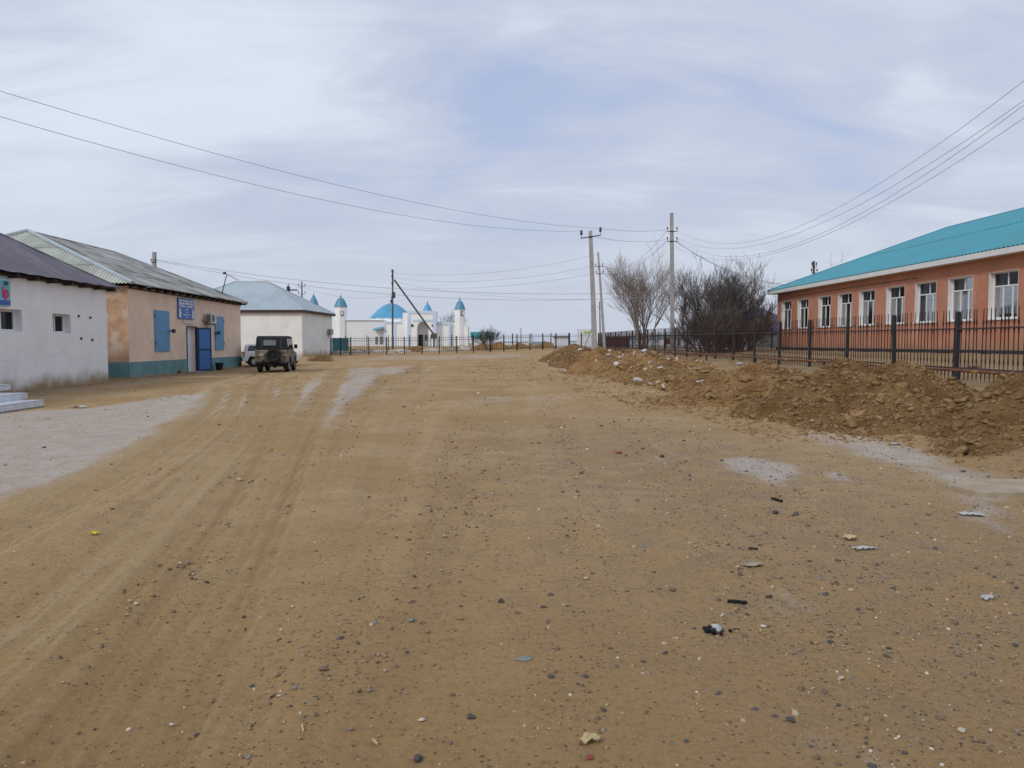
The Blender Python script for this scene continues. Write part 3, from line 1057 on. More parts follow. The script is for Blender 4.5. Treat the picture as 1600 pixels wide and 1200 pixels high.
def scrap(name, label, cat, px, py, wdt, dpt, hgt, m, rz, seed, n=16):
    """crumpled flat scrap: a small folded sheet with thickness"""
    r = np.random.default_rng(seed)
    x, y = GP(px, py)
    mb = MB()
    nx, ny = 7, 4
    top = []
    for j in range(ny + 1):
        for i in range(nx + 1):
            u = (i / nx - 0.5)
            v = (j / ny - 0.5)
            edge = 1 - 0.35 * r.uniform() * (abs(u) > 0.4 or abs(v) > 0.4)
            top.append((u * wdt * edge, v * dpt * edge, 0.006 + hgt * r.uniform(0.1, 1) * (1 - abs(u) * 1.2)))
    k = len(top)
    vs = top + [(p[0], p[1], p[2] - 0.004) for p in top]
    fs = []
    for j in range(ny):
        for i in range(nx):
            a = j * (nx + 1) + i
            fs.append((a, a + 1, a + nx + 2, a + nx + 1))
            fs.append((k + a, k + a + nx + 1, k + a + nx + 2, k + a + 1))
    mb.add(vs, fs)
    o = mb.build(name, m, None, fix=False)
    o.location = (x, y, g1(x, y) + 0.004)
    o.rotation_euler = (0, 0, rz)
    return tag(o, label, cat)


scrap('yellow_scrap', 'bright yellow plastic scrap on the sand at left', 'litter', 149, 838, 0.07, 0.06, 0.03, MT['plastic_yellow'], 0.3, 1)
scrap('plastic_strip', 'long white plastic strip on the ground at right, below the slab', 'litter', 1352, 856, 0.20, 0.06, 0.02, MT['plastic_white'], 0.15, 2)
scrap('paper_scrap', 'cream crumpled scrap left of the white plastic strip', 'litter', 1327, 839, 0.14, 0.10, 0.04, MT['straw_pale'], 0.6, 3)
scrap('cloth_scrap', 'white rag half buried below the flat sandy slab', 'litter', 1517, 803, 0.26, 0.10, 0.03, MT['plastic_white'], -0.4, 4)
scrap('cardboard_scrap', 'flat pale grey scrap left of the cream crumpled scrap', 'litter', 1178, 881, 0.17, 0.08, 0.012, MT['slab'], 0.4, 5)
scrap('plastic_scrap', 'small white plastic scrap near the right frame edge in the foreground', 'litter', 1543, 934, 0.09, 0.06, 0.03, MT['plastic_white'], 0.4, 6)
scrap('plastic_scrap', 'white plastic scrap on the dirt in front of the white shop wall', 'litter', 124, 637, 0.42, 0.2, 0.07, MT['plastic_white'], 0.1, 7)
scrap('plastic_scrap', 'flat white scrap at the foot of the central dirt mound', 'litter', 1400, 694, 0.16, 0.1, 0.04, MT['plastic_white'], 0.1, 8)
scrap('root_scrap', 'tangled pale dry root lying at the bottom centre right', 'litter', 922, 1160, 0.10, 0.06, 0.02, MT['straw_pale'], 0.5, 9)


def stick(name, label, cat, pts, r, m, blobs=0):
    mb = MB()
    P = []
    for px, py in pts:
        x, y = GP(px, py)
        P.append(Vector((x, y, g1(x, y) + r * 0.8)))
    rr = [r * (0.7 + 0.6 * random.random()) for _ in P]
    mb.tube(P, rr, 6)
    c = sum(P, Vector()) / len(P)
    mb.v = [tuple(Vector(p) - c) for p in mb.v]
    o = mb.build(name, m)
    o.location = c
    return tag(o, label, cat)


stick('charred_stick', 'thick black charred stick lying above the burnt lump', 'charred stick', [(1137, 940), (1143, 940), (1148, 941), (1154, 940), (1160, 942), (1166, 941)], 0.013, MT['char'])
stick('twig', 'black bent twig at centre right above the dark rounded stone', 'twig', [(1205, 779), (1212, 780), (1218, 782), (1222, 783)], 0.016, MT['char'])
stick('twig', 'short black twig left of the pale grey scrap', 'twig', [(1170, 856), (1177, 856), (1184, 857)], 0.009, MT['char'])
stick('rusty_wire', 'short wavy rusty wire right of the charred lump', 'wire scrap', [(1293, 985), (1300, 984), (1306, 988), (1316, 989)], 0.004, MT['rust'])
stick('twig', 'thin pale twig standing out at the bottom left of centre', 'twig', [(472, 1138), (474, 1148)], 0.004, MT['straw_pale'])
stick('twig', 'forked pale twig at the bottom, left of the dark stone', 'twig', [(582, 1153), (590, 1160)], 0.004, MT['straw_pale'])
stick('pipe_scrap', 'thin brown rod lying on the ground before the central mound', 'rod', [(1145, 650), (1158, 650), (1170, 650)], 0.02, MT['rust'])


def burnt_lump():
    x, y = GP(1115, 985)
    t = thing('burnt_bag', 'charred black plastic bag around a lump of white ash', 'burnt bag', (x, y, g1(x, y)))
    v, f = ICO2
    a = v.copy() * np.array([0.035, 0.032, 0.028]) + np.array([0.012, 0.0, 0.02])
    r = np.random.default_rng(4)
    a += r.normal(0, 0.003, a.shape)
    o = link_obj('ash', np_mesh('ash', a, f, MT['plastic_white']), t)
    for k, (dx, dy, s) in enumerate([(-0.028, -0.006, 1.0), (-0.006, -0.032, 0.9), (0.038, 0.0, 0.7), (-0.005, 0.028, 0.6), (0.028, -0.05, 0.55), (0.09, -0.01, 0.45), (-0.045, 0.03, 0.4)]):
        a = v * np.array([0.026, 0.016, 0.02]) * s * (1 + r.normal(0, 0.16, (len(v), 1)))
        link_obj('charred_flake', np_mesh('charred_flake', a, f, MT['char']), t, (dx, dy, 0.012 + 0.01 * s), (0, 0, k * 1.1))


burnt_lump()

# flat slab at the right
def slab():
    P = [GP(*p) for p in [(1482, 762), (1512, 754), (1640, 752), (1660, 774), (1534, 775)]]
    c = np.mean(P, 0)
    mb = MB()
    n = len(P)
    zt = max(g1(*p) for p in P) + 0.03
    vs = [(p[0] - c[0], p[1] - c[1], 0) for p in P] + [(p[0] - c[0], p[1] - c[1], -0.09) for p in P]
    mb.add(vs, [tuple(range(n)), tuple(range(2 * n - 1, n - 1, -1))] + [(i, (i + 1) % n, n + (i + 1) % n, n + i) for i in range(n)])
    o = mb.build('concrete_slab', MT['slab'], None, bevel=0.01)
    o.location = (c[0], c[1], zt)
    tag(o, 'flat sandy concrete slab sunk in the ground near the right edge', 'slab')


slab()

# ------------------------------------------------------------------ dirt mounds
CLODS = [rock_mesh('clod', MT['clod'], 300 + i, ICO1, 0.3, cuts=(0.3, 0.8)) for i in range(8)]
RUBBLE = [rock_mesh('rubble', MT['concrete_chunk'], 340 + i, ICO2, 0.1, cuts=(0.35, 0.75)) for i in range(5)]


def mound(label, lobes, group, res, nbig, nsmall, soil='soil', small=0.045, big=(0.07, 0.2), seed=1, cat='dirt mound', tex=1.0, white=0):
    """lobes: (cx, cy, rx, ry, h, rot)"""
    r = np.random.default_rng(seed)
    x0 = min(l[0] - max(l[2], l[3]) * 1.25 for l in lobes)
    x1 = max(l[0] + max(l[2], l[3]) * 1.25 for l in lobes)
    y0 = min(l[1] - max(l[2], l[3]) * 1.25 for l in lobes)
    y1 = max(l[1] + max(l[2], l[3]) * 1.25 for l in lobes)
    ox, oy = lobes[0][0], lobes[0][1]

    def H(x, y):
        wx = x + fbm(x * 1.1, y * 1.1, 3, seed + 3) * 0.7
        wy = y + fbm(x * 1.1, y * 1.1, 3, seed + 8) * 0.7
        h = np.full(np.shape(x), -1.0)
        for (cx_, cy_, rx, ry, hh, rot) in lobes:
            c, s = math.cos(rot), math.sin(rot)
            dx = wx - cx_
            dy = wy - cy_
            a = (dx * c + dy * s) / rx
            b = (-dx * s + dy * c) / ry
            q = np.sqrt(a * a + b * b)
            prof = np.clip(1.02 - q, -0.3, 1)
            prof = np.where(prof > 0, prof * (1.25 - 0.25 * prof), prof)
            h = np.maximum(h, hh * prof)
        env = np.clip(h / 0.25, 0, 1)
        rid = 1 - np.abs(fbm(x * 3.2, y * 3.2, 3, seed + 20)) * 4
        n = fbm(x * 1.7, y * 1.7, 3, seed + 30) * 0.30 + rid * 0.035 + fbm(x * 9, y * 9, 3, seed + 40, 0.65) * 0.13 + np.abs(fbm(x * 5, y * 5, 2, seed + 44)) * 0.16
        return h + n * env * tex
    nx = int((x1 - x0) / res) + 1
    ny = int((y1 - y0) / res) + 1
    xs = np.linspace(x0, x1, nx)
    ys = np.linspace(y0, y1, ny)
    XX, YY = np.meshgrid(xs, ys)
    h = H(XX, YY)
    gz = G(XX, YY)
    # edge ends below ground
    Z = gz + np.where(h < 0.0, np.maximum(h, -0.12) - 0.02, h) - 0.01
    V = np.stack([XX.ravel() - ox, YY.ravel() - oy, Z.ravel()], 1)
    i = np.arange(ny - 1)[:, None] * nx
    j = np.arange(nx - 1)[None, :]
    a = (i + j).ravel()
    Fc = np.stack([a, a + 1, a + nx + 1, a + nx], 1)
    ok = (h.ravel()[Fc] > -0.06).any(1)
    Fc = Fc[ok]
    used = np.unique(Fc)
    remap = np.full(len(V), -1)
    remap[used] = np.arange(len(used))
    zb = float(G(np.array([ox]), np.array([oy]))[0])
    V = V[used]
    V[:, 2] -= zb
    t = thing('dirt_mound', label, cat, (ox, oy, zb), 0, group)
    me = np_mesh('heap', V, remap[Fc], MT[soil], None, True)
    link_obj('heap', me, t)

    def spots(n, bias=0.0):
        out = []
        while len(out) < n:
            x = r.uniform(x0, x1, 400)
            y = r.uniform(y0, y1, 400)
            hh = H(x, y)
            for xx, yy, q in zip(x, y, hh):
                if q > -0.02 and (q < 0.45 or r.uniform() < 0.55):
                    out.append((xx, yy, max(q, 0) - 0.01 + float(G(np.array([xx]), np.array([yy]))[0]) - zb))
                    if len(out) >= n:
                        break
        return np.array(out)
    S = spots(nbig)
    for q in S:
        sz = big[0] * 0.6 + (big[1] * 1.2 - big[0] * 0.6) * r.uniform(0, 1) ** 2.6
        link_obj('clod', CLODS[r.integers(len(CLODS))], t, (q[0] - ox, q[1] - oy, q[2] + sz * 0.1),
                 (r.normal(0, 0.4), r.normal(0, 0.4), r.uniform(0, 6.28)), (sz, sz * r.uniform(0.55, 0.95), sz * r.uniform(0.2, 0.5)))
    if white:
        for q in spots(white):
            sz = r.uniform(0.05, 0.16)
            link_obj('concrete_bit', RUBBLE[r.integers(len(RUBBLE))], t, (q[0] - ox, q[1] - oy, q[2] + sz * 0.15),
                     (r.normal(0, 0.5), r.normal(0, 0.5), r.uniform(0, 6.28)), (sz, sz * r.uniform(0.5, 0.9), sz * r.uniform(0.3, 0.7)))
    # small ones
    x = r.uniform(x0, x1, nsmall * 3)
    y = r.uniform(y0, y1, nsmall * 3)
    hh = H(x, y)
    k = (hh > -0.04) | ((hh > -0.2) & (r.uniform(0, 1, len(hh)) < 0.22))
    x, y, hh = x[k][:nsmall], y[k][:nsmall], hh[k][:nsmall]
    P = np.stack([x - ox, y - oy, G(x, y) + np.maximum(hh, 0) - 0.005 - zb], 1)
    sz = small * np.exp(r.normal(-0.5, 0.5, len(x)))
    o = link_obj('loose_clods', scatter_mesh('loose_clods', P, sz, ICO0, MT['clod'], 0.5, 0.25, 0.5), t)
    o['kind'] = 'stuff'
    return t, H


GM = 'mounds of dug soil along the right fence'
mounds = []
mounds.append(mound('nearest brown dirt mound cut off by the right edge of the photo', [(8.9, 12.2, 2.15, 2.1, 0.80, 0.2), (7.5, 11.4, 1.3, 0.9, 0.30, 0.3), (9.6, 10.6, 2.0, 1.4, 0.6, 0.3)], GM, 0.035, 110, 4600, seed=1, tex=1.35))
mounds.append(mound('largest brown dirt mound with twin peaks in front of the fence', [(6.9, 16.4, 2.1, 2.3, 1.02, 0.3), (7.9, 15.8, 1.6, 1.8, 0.92, -0.3), (7.0, 14.3, 1.5, 1.2, 0.40, 0), (7.7, 13.6, 1.1, 0.9, 0.25, 0)], GM, 0.04, 130, 5600, seed=2, tex=1.3))
mounds.append(mound('brown dirt mound with a low tongue reaching onto the road, third from the right edge', [(6.4, 20.6, 1.9, 1.9, 0.92, 0.1), (5.3, 20.2, 1.9, 0.9, 0.34, 0.0), (4.6, 20.0, 1.0, 0.5, 0.18, 0)], GM, 0.05, 80, 3600, seed=3, tex=1.25))
mounds.append(mound('sandy dirt mound behind the white rubble chunks', [(6.4, 26.0, 1.6, 3.0, 0.58, 0.0), (5.8, 30.5, 1.7, 3.0, 0.80, 0.0)], GM, 0.06, 60, 3200, seed=4, small=0.055, white=26))
mounds.append(mound('rubbly dirt mound strewn with white concrete, left of the tall concrete pole foot', [(5.9, 36.5, 2.0, 4.2, 1.05, 0.0), (5.2, 40.5, 2.0, 3.0, 1.05, 0.0), (7.9, 38, 1.5, 5.0, 0.35, 0.0), (4.55, 39.3, 1.9, 2.3, 1.32, 0.0)], GM, 0.08, 50, 2600, seed=5, small=0.07, big=(0.1, 0.28), white=30))
mounds.append(mound('farthest brown dirt mound at the left end of the row', [(4.6, 57.0, 2.6, 5.5, 1.15, 0.0), (4.4, 49.0, 2.0, 5.5, 0.9, 0.0), (7.4, 50.0, 2.4, 7.5, 0.6, 0.0)], GM, 0.11, 30, 2400, seed=6, small=0.08, big=(0.1, 0.3)))

GR = 'white concrete rubble on the mounds'
for i, (px, py, Y, s, lab) in enumerate([
    (998, 592, 28.6, 0.50, 'biggest white concrete chunk at the foot of the sandy mound'),
    (964, 579, 35.5, 0.50, 'pale grey concrete block lying left of the biggest white chunk'),
    (951, 584, 38.5, 0.40, 'small cream concrete block, lowest left of the rubble'),
    (1045, 566, 31.0, 0.36, 'white concrete chunk high on the sandy mound'),
    (1072, 566, 28.5, 0.28, 'small white chunk on the crest right of the sandy mound'),
    (953, 556, 41.0, 0.50, 'white chunk near the top of the rubbly mound'),
    (1006, 563, 36.0, 0.42, 'white chunk on the right shoulder of the rubbly mound'),
    (908, 558, 50.0, 0.60, 'pale slab lying on the left slope before the concrete pole'),
    (968, 568, 37.0, 0.34, 'grey chunk halfway up the rubbly mound'),
    (1030, 581, 27.8, 0.24, 'little white chunk just right of the biggest one'),
    (983, 572, 33.5, 0.36, 'tilted white chunk between the two rubble mounds'),
    (1018, 572, 30.5, 0.30, 'angular white chunk below the white one high on the sandy mound'),
    (973, 560, 39.0, 0.40, 'pale chunk on the ridge between the concrete pole and the sandy mound'),
    (1010, 588, 29.5, 0.26, 'broken white lump behind the biggest white chunk'),
    (941, 571, 40.5, 0.36, 'cream lump halfway down the left slope of the rubbly mound'),
    (1098, 580, 24.5, 0.24, 'white lump on the crest just left of the brown mound with the tongue'),
    (1268, 666, 14.6, 0.09, 'small white stone at the lower edge of the twin peaked mound'),
]):
    p = at(px, py, Y)
    o = link_obj('rubble_chunk', RUBBLE[i % 5], None, p, (0.3 * math.sin(i), 0.25 * math.cos(i * 2), i * 1.7), (s / 2, s / 2 * (0.55 + 0.3 * (i % 3) / 2), s / 2 * (0.5 + 0.2 * (i % 2))))
    # drop on the mound surface below it
    zz = float(G(np.array([p.x]), np.array([p.y]))[0])
    best = zz
    for t_, H_ in mounds:
        q = float(H_(np.array([p.x]), np.array([p.y]))[0])
        if q > 0:
            best = max(best, zz + q)
    o.location.z = best + s * 0.07
    tag(o, lab, 'rubble', GR)

# white sack things beyond mounds, near the pipe rail
for px, py, Y, lab in ((1203, 577, 27.5, 'white sack lying behind the mounds before the fence'), (1156, 561, 33.5, 'white crumpled sheet lying by the rusty pipe rail')):
    p = at(px, py, Y)
    o = link_obj('white_sack', rock_mesh('white_sack', MT['plastic_white'], 500 + int(px)), None, (p.x, p.y, float(G(np.array([p.x]), np.array([p.y]))[0]) + 0.06), (0, 0, 0.5), (0.19, 0.13, 0.08))
    tag(o, lab, 'sack')

# ------------------------------------------------------------------ roofs and walls
def wall_holes(mb, fr, L, z0, z1, holes, thick):
    """fr(a, z, d) -> point; d=0 outer face, d=thick inner face. holes: (a0,a1,z0,z1)"""
    As = sorted({0, L} | {h[0] for h in holes} | {h[1] for h in holes})
    Zs = sorted({z0, z1} | {h[2] for h in holes} | {h[3] for h in holes})

    def inh(a, z):
        return any(h[0] < a < h[1] and h[2] < z < h[3] for h in holes)
    for i in range(len(As) - 1):
        for j in range(len(Zs) - 1):
            a0, a1, b0, b1 = As[i], As[i + 1], Zs[j], Zs[j + 1]
            if inh((a0 + a1) / 2, (b0 + b1) / 2):
                continue
            for d in (0, thick):
                mb.add([fr(a0, b0, d), fr(a1, b0, d), fr(a1, b1, d), fr(a0, b1, d)], [(0, 1, 2, 3)])
    for (a0, a1, b0, b1) in holes:
        for p, q in (((a0, b0), (a1, b0)), ((a1, b0), (a1, b1)), ((a1, b1), (a0, b1)), ((a0, b1), (a0, b0))):
            mb.add([fr(*p, 0), fr(*q, 0), fr(*q, thick), fr(*p, thick)], [(0, 1, 2, 3)])
    for p, q in (((0, z0), (0, z1)), ((0, z1), (L, z1)), ((L, z1), (L, z0))):
        mb.add([fr(*p, 0), fr(*q, 0), fr(*q, thick), fr(*p, thick)], [(0, 1, 2, 3)])


def roof_face(eL, eR, rL, rR, pitch, amp, sub=4, sheets=None):
    """one slope of a hipped roof with real corrugation; returns list of MB"""
    eL, eR, rL, rR = map(Vector, (eL, eR, rL, rR))
    e = (eR - eL)
    L = e.length
    e = e / L
    n = e.cross(rL - eL)
    n.normalize()
    if n.z < 0:
        n = -n
    s = n.cross(e)
    if s.z < 0:
        s = -s
    aL, sL = (rL - eL).dot(e), (rL - eL).dot(s)
    aR, sR = (rR - eL).dot(e), (rR - eL).dot(s)
    S = max(sL, sR)

    def upper(a):
        return float(np.interp(a, [0, aL, max(aR, aL + 1e-4), L], [0, sL, sR, 0]))
    out = []

    def piece(a0, a1, r0, r1, lift):
        mb = MB()
        k = max(2, int(math.ceil((a1 - a0) / (pitch / sub))))
        prev = None
        for i in range(k + 1):
            a = a0 + (a1 - a0) * i / k
            up = upper(a)
            hi = min(r1, up)
            lo = min(r0, up)
            off = n * (amp * math.cos(2 * math.pi * a / pitch))
            p0 = eL + e * a + s * lo + off + n * lift
            p1 = eL + e * a + s * hi + off
            if prev is not None and (hi - lo > 0.01 or prev[2] > 0.01):
                mb.add([prev[0], p0, p1, prev[1]], [(0, 1, 2, 3)])
                t = n * -0.008
                mb.add([prev[0] + t, prev[1] + t, p1 + t, p0 + t], [(0, 1, 2, 3)])
                mb.add([prev[0], prev[0] + t, p0 + t, p0], [(0, 1, 2, 3)])
            prev = (p0, p1, hi - lo)
        if mb.f:
            out.append(mb)
    if sheets is None:
        piece(0, L, 0, S, 0)
    else:
        wa, hs = sheets
        r = 0
        row = 0
        while r < S:
            a = 0.0
            while a < L:
                piece(a, min(a + wa, L), r, r + hs, 0.022 if row else 0.0)
                a += wa
            r += hs
            row += 1
    return out


def ridge_cap(parent, pts, m, r=0.1, name='ridge_cap'):
    mb = MB()
    mb.tube(pts, r, 6)
    return mb.build(name, m, parent)


def framed_window(parent, fr, a0, a1, z0, z1, d, layout, frame_w=0.06, sill=True, curtains=True, fm='white_paint', lean=None, seed=0):
    """window as part; panes, curtain and sill as sub-parts. layout: list of (u0,u1,v0,v1) panes"""
    W, H = a1 - a0, z1 - z0
    mb = MB()

    def bar(p0, p1, q0, q1, d0, d1):
        c = [fr(p0, q0, d0), fr(p1, q0, d0), fr(p1, q1, d0), fr(p0, q1, d0), fr(p0, q0, d1), fr(p1, q0, d1), fr(p1, q1, d1), fr(p0, q1, d1)]
        mb.add(c, [(0, 3, 2, 1), (4, 5, 6, 7), (0, 1, 5, 4), (1, 2, 6, 5), (2, 3, 7, 6), (3, 0, 4, 7)])
    f = frame_w
    bar(a0, a1, z0, z0 + f, d, d + 0.06)
    bar(a0, a1, z1 - f, z1, d, d + 0.06)
    bar(a0, a0 + f, z0 + f, z1 - f, d, d + 0.06)
    bar(a1 - f, a1, z0 + f, z1 - f, d, d + 0.06)
    panes = []
    ia0, ia1, iz0, iz1 = a0 + f, a1 - f, z0 + f, z1 - f
    w_, h_ = ia1 - ia0, iz1 - iz0
    hb = f * 0.45
    for (u0, u1, v0, v1) in layout:
        panes.append((ia0 + u0 * w_ + (hb if u0 > 0 else 0), ia0 + u1 * w_ - (hb if u1 < 1 else 0),
                      iz0 + v0 * h_ + (hb if v0 > 0 else 0), iz0 + v1 * h_ - (hb if v1 < 1 else 0)))
    us = sorted({(round(l[1], 3), round(l[2], 3), round(l[3], 3)) for l in layout if l[1] < 1})
    for (u, v0, v1) in us:
        bar(ia0 + u * w_ - hb, ia0 + u * w_ + hb, iz0 + v0 * h_, iz0 + v1 * h_, d + 0.004, d + 0.056)
    for v in sorted({round(l[3], 3) for l in layout if l[3] < 1}):
        bar(ia0, ia1, iz0 + v * h_ - hb, iz0 + v * h_ + hb, d - 0.002, d + 0.062)
    win = mb.build('window', MT[fm], parent)
    for (p0, p1, q0, q1) in panes:
        m2 = MB()
        m2.add([fr(p0 - .002, q0 - .002, d + 0.03), fr(p1 + .002, q0 - .002, d + 0.03), fr(p1 + .002, q1 + .002, d + 0.03), fr(p0 - .002, q1 + .002, d + 0.03)], [(0, 1, 2, 3)])
        m2.build('pane', MT['glass'], win)
    # dark room behind
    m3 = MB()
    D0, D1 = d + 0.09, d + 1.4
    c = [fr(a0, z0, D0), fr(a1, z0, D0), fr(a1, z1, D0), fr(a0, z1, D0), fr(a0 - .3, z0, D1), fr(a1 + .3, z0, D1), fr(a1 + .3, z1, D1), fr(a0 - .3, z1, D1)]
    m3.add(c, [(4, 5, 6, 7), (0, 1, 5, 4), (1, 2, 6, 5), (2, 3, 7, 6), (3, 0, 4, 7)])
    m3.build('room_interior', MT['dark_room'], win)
    if curtains:
        rr = random.Random(seed)
        for side in (0, 1):
            wd = W * rr.uniform(0.12, 0.3)
            c0 = a0 + 0.02 if side == 0 else a1 - wd - 0.02
            m4 = MB()
            k = 14
            row = []
            for i in range(k + 1):
                a = c0 + wd * i / k
                dd = d + 0.16 + 0.03 * math.sin(i * 1.9 + side)
                row.append((fr(a, z0 + 0.02, dd), fr(a + 0.01 * math.sin(i), z1 - 0.02, dd)))
            for i in range(k):
                m4.add([row[i][0], row[i + 1][0], row[i + 1][1], row[i][1]], [(0, 1, 2, 3)])
            m4.build('curtain', MT['curtain_tan' if rr.random() < 0.2 else 'curtain'], win)
    if sill:
        mb2 = MB()
        c = [fr(a0 - 0.03, z0 - 0.05, -0.05), fr(a1 + 0.03, z0 - 0.05, -0.05), fr(a1 + 0.03, z0 - 0.05, d), fr(a0 - 0.03, z0 - 0.05, d),
             fr(a0 - 0.03, z0 - 0.004, -0.05), fr(a1 + 0.03, z0 - 0.004, -0.05), fr(a1 + 0.03, z0 + 0.006, d), fr(a0 - 0.03, z0 + 0.006, d)]
        mb2.add(c, [(0, 3, 2, 1), (4, 5, 6, 7), (0, 1, 5, 4), (1, 2, 6, 5), (2, 3, 7, 6), (3, 0, 4, 7)])
        mb2.build('sill', MT[fm], win)
    return win


ROTL = math.atan(50 / 1200)


def LW(u, Y):
    """street-side frame of the left buildings"""
    return Vector((u - 0.0417 * Y, Y, 0))


# --- white shop, far left
def white_shop():
    t = thing('white_shop', 'whitewashed shop with dark purple-grey hipped roof at the far left', 'shop', LW(-15.3, 15.0), ROTL)
    L, Hh, W = 16.6, 3.78, 10.0
    fr = lambda a, z, d: (-d, a, z)
    wins = [(9.35, 10.75, 1.98, 2.70), (12.6, 13.8, 1.96, 2.66)]
    mb = MB()
    wall_holes(mb, fr, L, -0.3, Hh, wins, 0.34)
    mb.box((-W, 0, -0.3), (-0.34, 0.3, Hh))
    mb.box((-W, L - 0.3, -0.3), (-0.34, L, Hh))
    mb.box((-W, 0.3, -0.3), (-W + 0.3, L - 0.3, Hh))
    mb.build('wall', MT['white_wall'], t)
    for i, wq in enumerate(wins):
        framed_window(t, fr, *wq, 0.24, [(0, 0.45, 0, 1), (0.45, 1, 0, 1)], 0.075, sill=False, curtains=False, seed=i)
    ov = 0.38
    z0 = Hh + 0.1
    a, b, c, d = (ov, -ov, z0), (ov, L + ov, z0), (-W - ov, L + ov, z0), (-W - ov, -ov, z0)
    hh = W / 2 + ov
    zr = z0 + hh * 0.60
    r0, r1 = (-W / 2, hh - ov, zr), (-W / 2, L - hh + ov, zr)
    rf = MB()
    allm = MB()
    for q in (roof_face(a, b, r0, r1, 1.05, 0.012, 12), roof_face(b, c, r1, r1, 1.05, 0.012, 12), roof_face(c, d, r1, r0, 1.05, 0.012, 12), roof_face(d, a, r0, r0, 1.05, 0.012, 12)):
        for m_ in q:
            allm.add(m_.v, m_.f)
    ro = allm.build('roof', MT['dark_roof'], t, fix=False)
    mb = MB()
    for p, q in ((b, r1), (r0, r1), (a, r0), (c, r1)):
        mb.tube([p, q], 0.05, 6)
    mb.build('ridge_cap', MT['dark_roof'], ro)
    k = 0
    y = L + 0.1
    while y > -0.2:
        m2 = MB()
        m2.prism([(y - 0.06, Hh - 0.07), (y + 0.06, Hh - 0.07), (y + 0.06, z0 - 0.03), (y - 0.06, z0 - 0.03)], -0.2, ov - 0.05)
        m2.build('rafter', MT['timber'], t)
        y -= 1.1
    mb = MB()
    mb.box((0.02, 0, Hh - 0.02), (0.14, L + 0.2, Hh + 0.07))
    mb.build('wall_plate', MT['timber'], t)
    for px, py in ((124.5, 494), (142.7, 496.5), (127.5, 529), (144.8, 531)):
        Y = 15.3 * 1200 / (750 - px)
        z = 1.6 + (536 - py) * Y / 1200
        m2 = MB()
        m2.lathe([(0, 0.0), (0.045, 0.0), (0.045, 0.05), (0.02, 0.06), (0, 0.06)], (0, Y - 15.0, z), 8, 'x')
        m2.build('anchor_bolt', MT['steel_dark'], t)
    return t


shop1 = white_shop()


def text_mesh(s, size, m, name, parent, mtx, ext=0.004, bold=0.0, sx=1.0):
    cu = bpy.data.curves.new('txt', 'FONT')
    cu.body = s
    cu.size = size
    cu.extrude = ext
    cu.offset = bold
    cu.align_x = 'CENTER'
    cu.align_y = 'CENTER'
    to = bpy.data.objects.new('txt', cu)
    COL.objects.link(to)
    bpy.context.view_layer.update()
    dg = bpy.context.evaluated_depsgraph_get()
    me = bpy.data.meshes.new_from_object(to.evaluated_get(dg))
    bpy.data.objects.remove(to)
    me.name = name
    me.materials.clear()
    me.materials.append(m)
    me.transform(mtx @ Matrix.Diagonal((sx, 1, 1, 1)))
    o = bpy.data.objects.new(name, me)
    COL.objects.link(o)
    o.parent = parent
    return o


# wall text frame: text x -> local +y, text y -> +z, normal -> +x
TXT = Matrix(((0, 0, 1, 0), (1, 0, 0, 0), (0, 1, 0, 0), (0, 0, 0, 1)))


def shop_sign():
    p = wpt(shop1, (0.03, 8.55, 3.24))
    t = thing('shop_sign', 'cyan shop sign with pink letters on the white shop wall, cut by the left edge', 'sign', p, ROTL)
    mb = MB()
    mb.box((0, -1.5, -0.44), (0.035, 1.5, 0.44))
    mb.build('board', MT['sign_cyan'], t)
    mb = MB()
    mb.box((0.035, -1.48, -0.42), (0.040, 1.48, -0.27))
    mb.build('lower_band', MT['sign_blue'], t)
    mb = MB()
    mb.box((0.035, -1.48, 0.36), (0.040, 1.48, 0.42))
    mb.build('upper_band', MT['sign_pale'], t)
    text_mesh('ip', 0.52, MT['print_pink'], 'lettering', t, Matrix.Translation((0.045, 1.23, -0.02)) @ TXT, 0.003, 0.018, 1.0)
    text_mesh('580', 0.16, MT['print_dark'], 'lettering', t, Matrix.Translation((0.045, 1.26, 0.27)) @ TXT, 0.003, 0.004, 0.9)


shop_sign()


def tiled_steps():
    t = thing('tiled_steps', 'white tiled entrance steps before the white shop, bottom left', 'steps', LW(-15.25, 14.0), ROTL)
    hs = 0.155
    lv = [(-11.07, 5.25), (-11.68, 5.62), (-12.85, 6.9)]
    body = MB()
    for k, (u, ye) in enumerate(lv):
        x1 = u + 15.25
        body.box((-0.0, -2, k * hs - (0.15 if k == 0 else 0.0)), (x1, ye, (k + 1) * hs))
    body.build('step_body', MT['grout'], t)
    for k, (u, ye) in enumerate(lv):
        x1 = u + 15.25
        z0, z1 = k * hs + 0.012, (k + 1) * hs - 0.006
        y = ye
        while y > -1.7:
            m2 = MB()
            m2.box((x1 + 0.001, y - 0.395 * (0.5 if y == ye and k == 1 else 1), z0), (x1 + 0.012, y - 0.008, z1))
            m2.build('tile', MT['tile_white'], t)
            y -= 0.40 * (0.5 if y == ye and k == 1 else 1)
        x = x1
        n = 0
        while x > (lv[k + 1][0] + 15.25 if k < 2 else 1.5) - 0.1 and n < 6:
            m2 = MB()
            m2.box((x - 0.395, ye + 0.001, z0), (x - 0.005, ye + 0.012, z1))
            m2.build('tile', MT['tile_white'], t)
            x -= 0.40
            n += 1
        # tread tiles
        y = ye
        x0 = (lv[k + 1][0] + 15.25 if k < 2 else 1.2)
        while y > 1.5:
            m2 = MB()
            m2.box((x0 + 0.02, y - 0.395, (k + 1) * hs + 0.001), (x1 + 0.016, y - 0.005, (k + 1) * hs + 0.012))
            m2.build('tile', MT['tile_white'], t)
            y -= 0.40


tiled_steps()


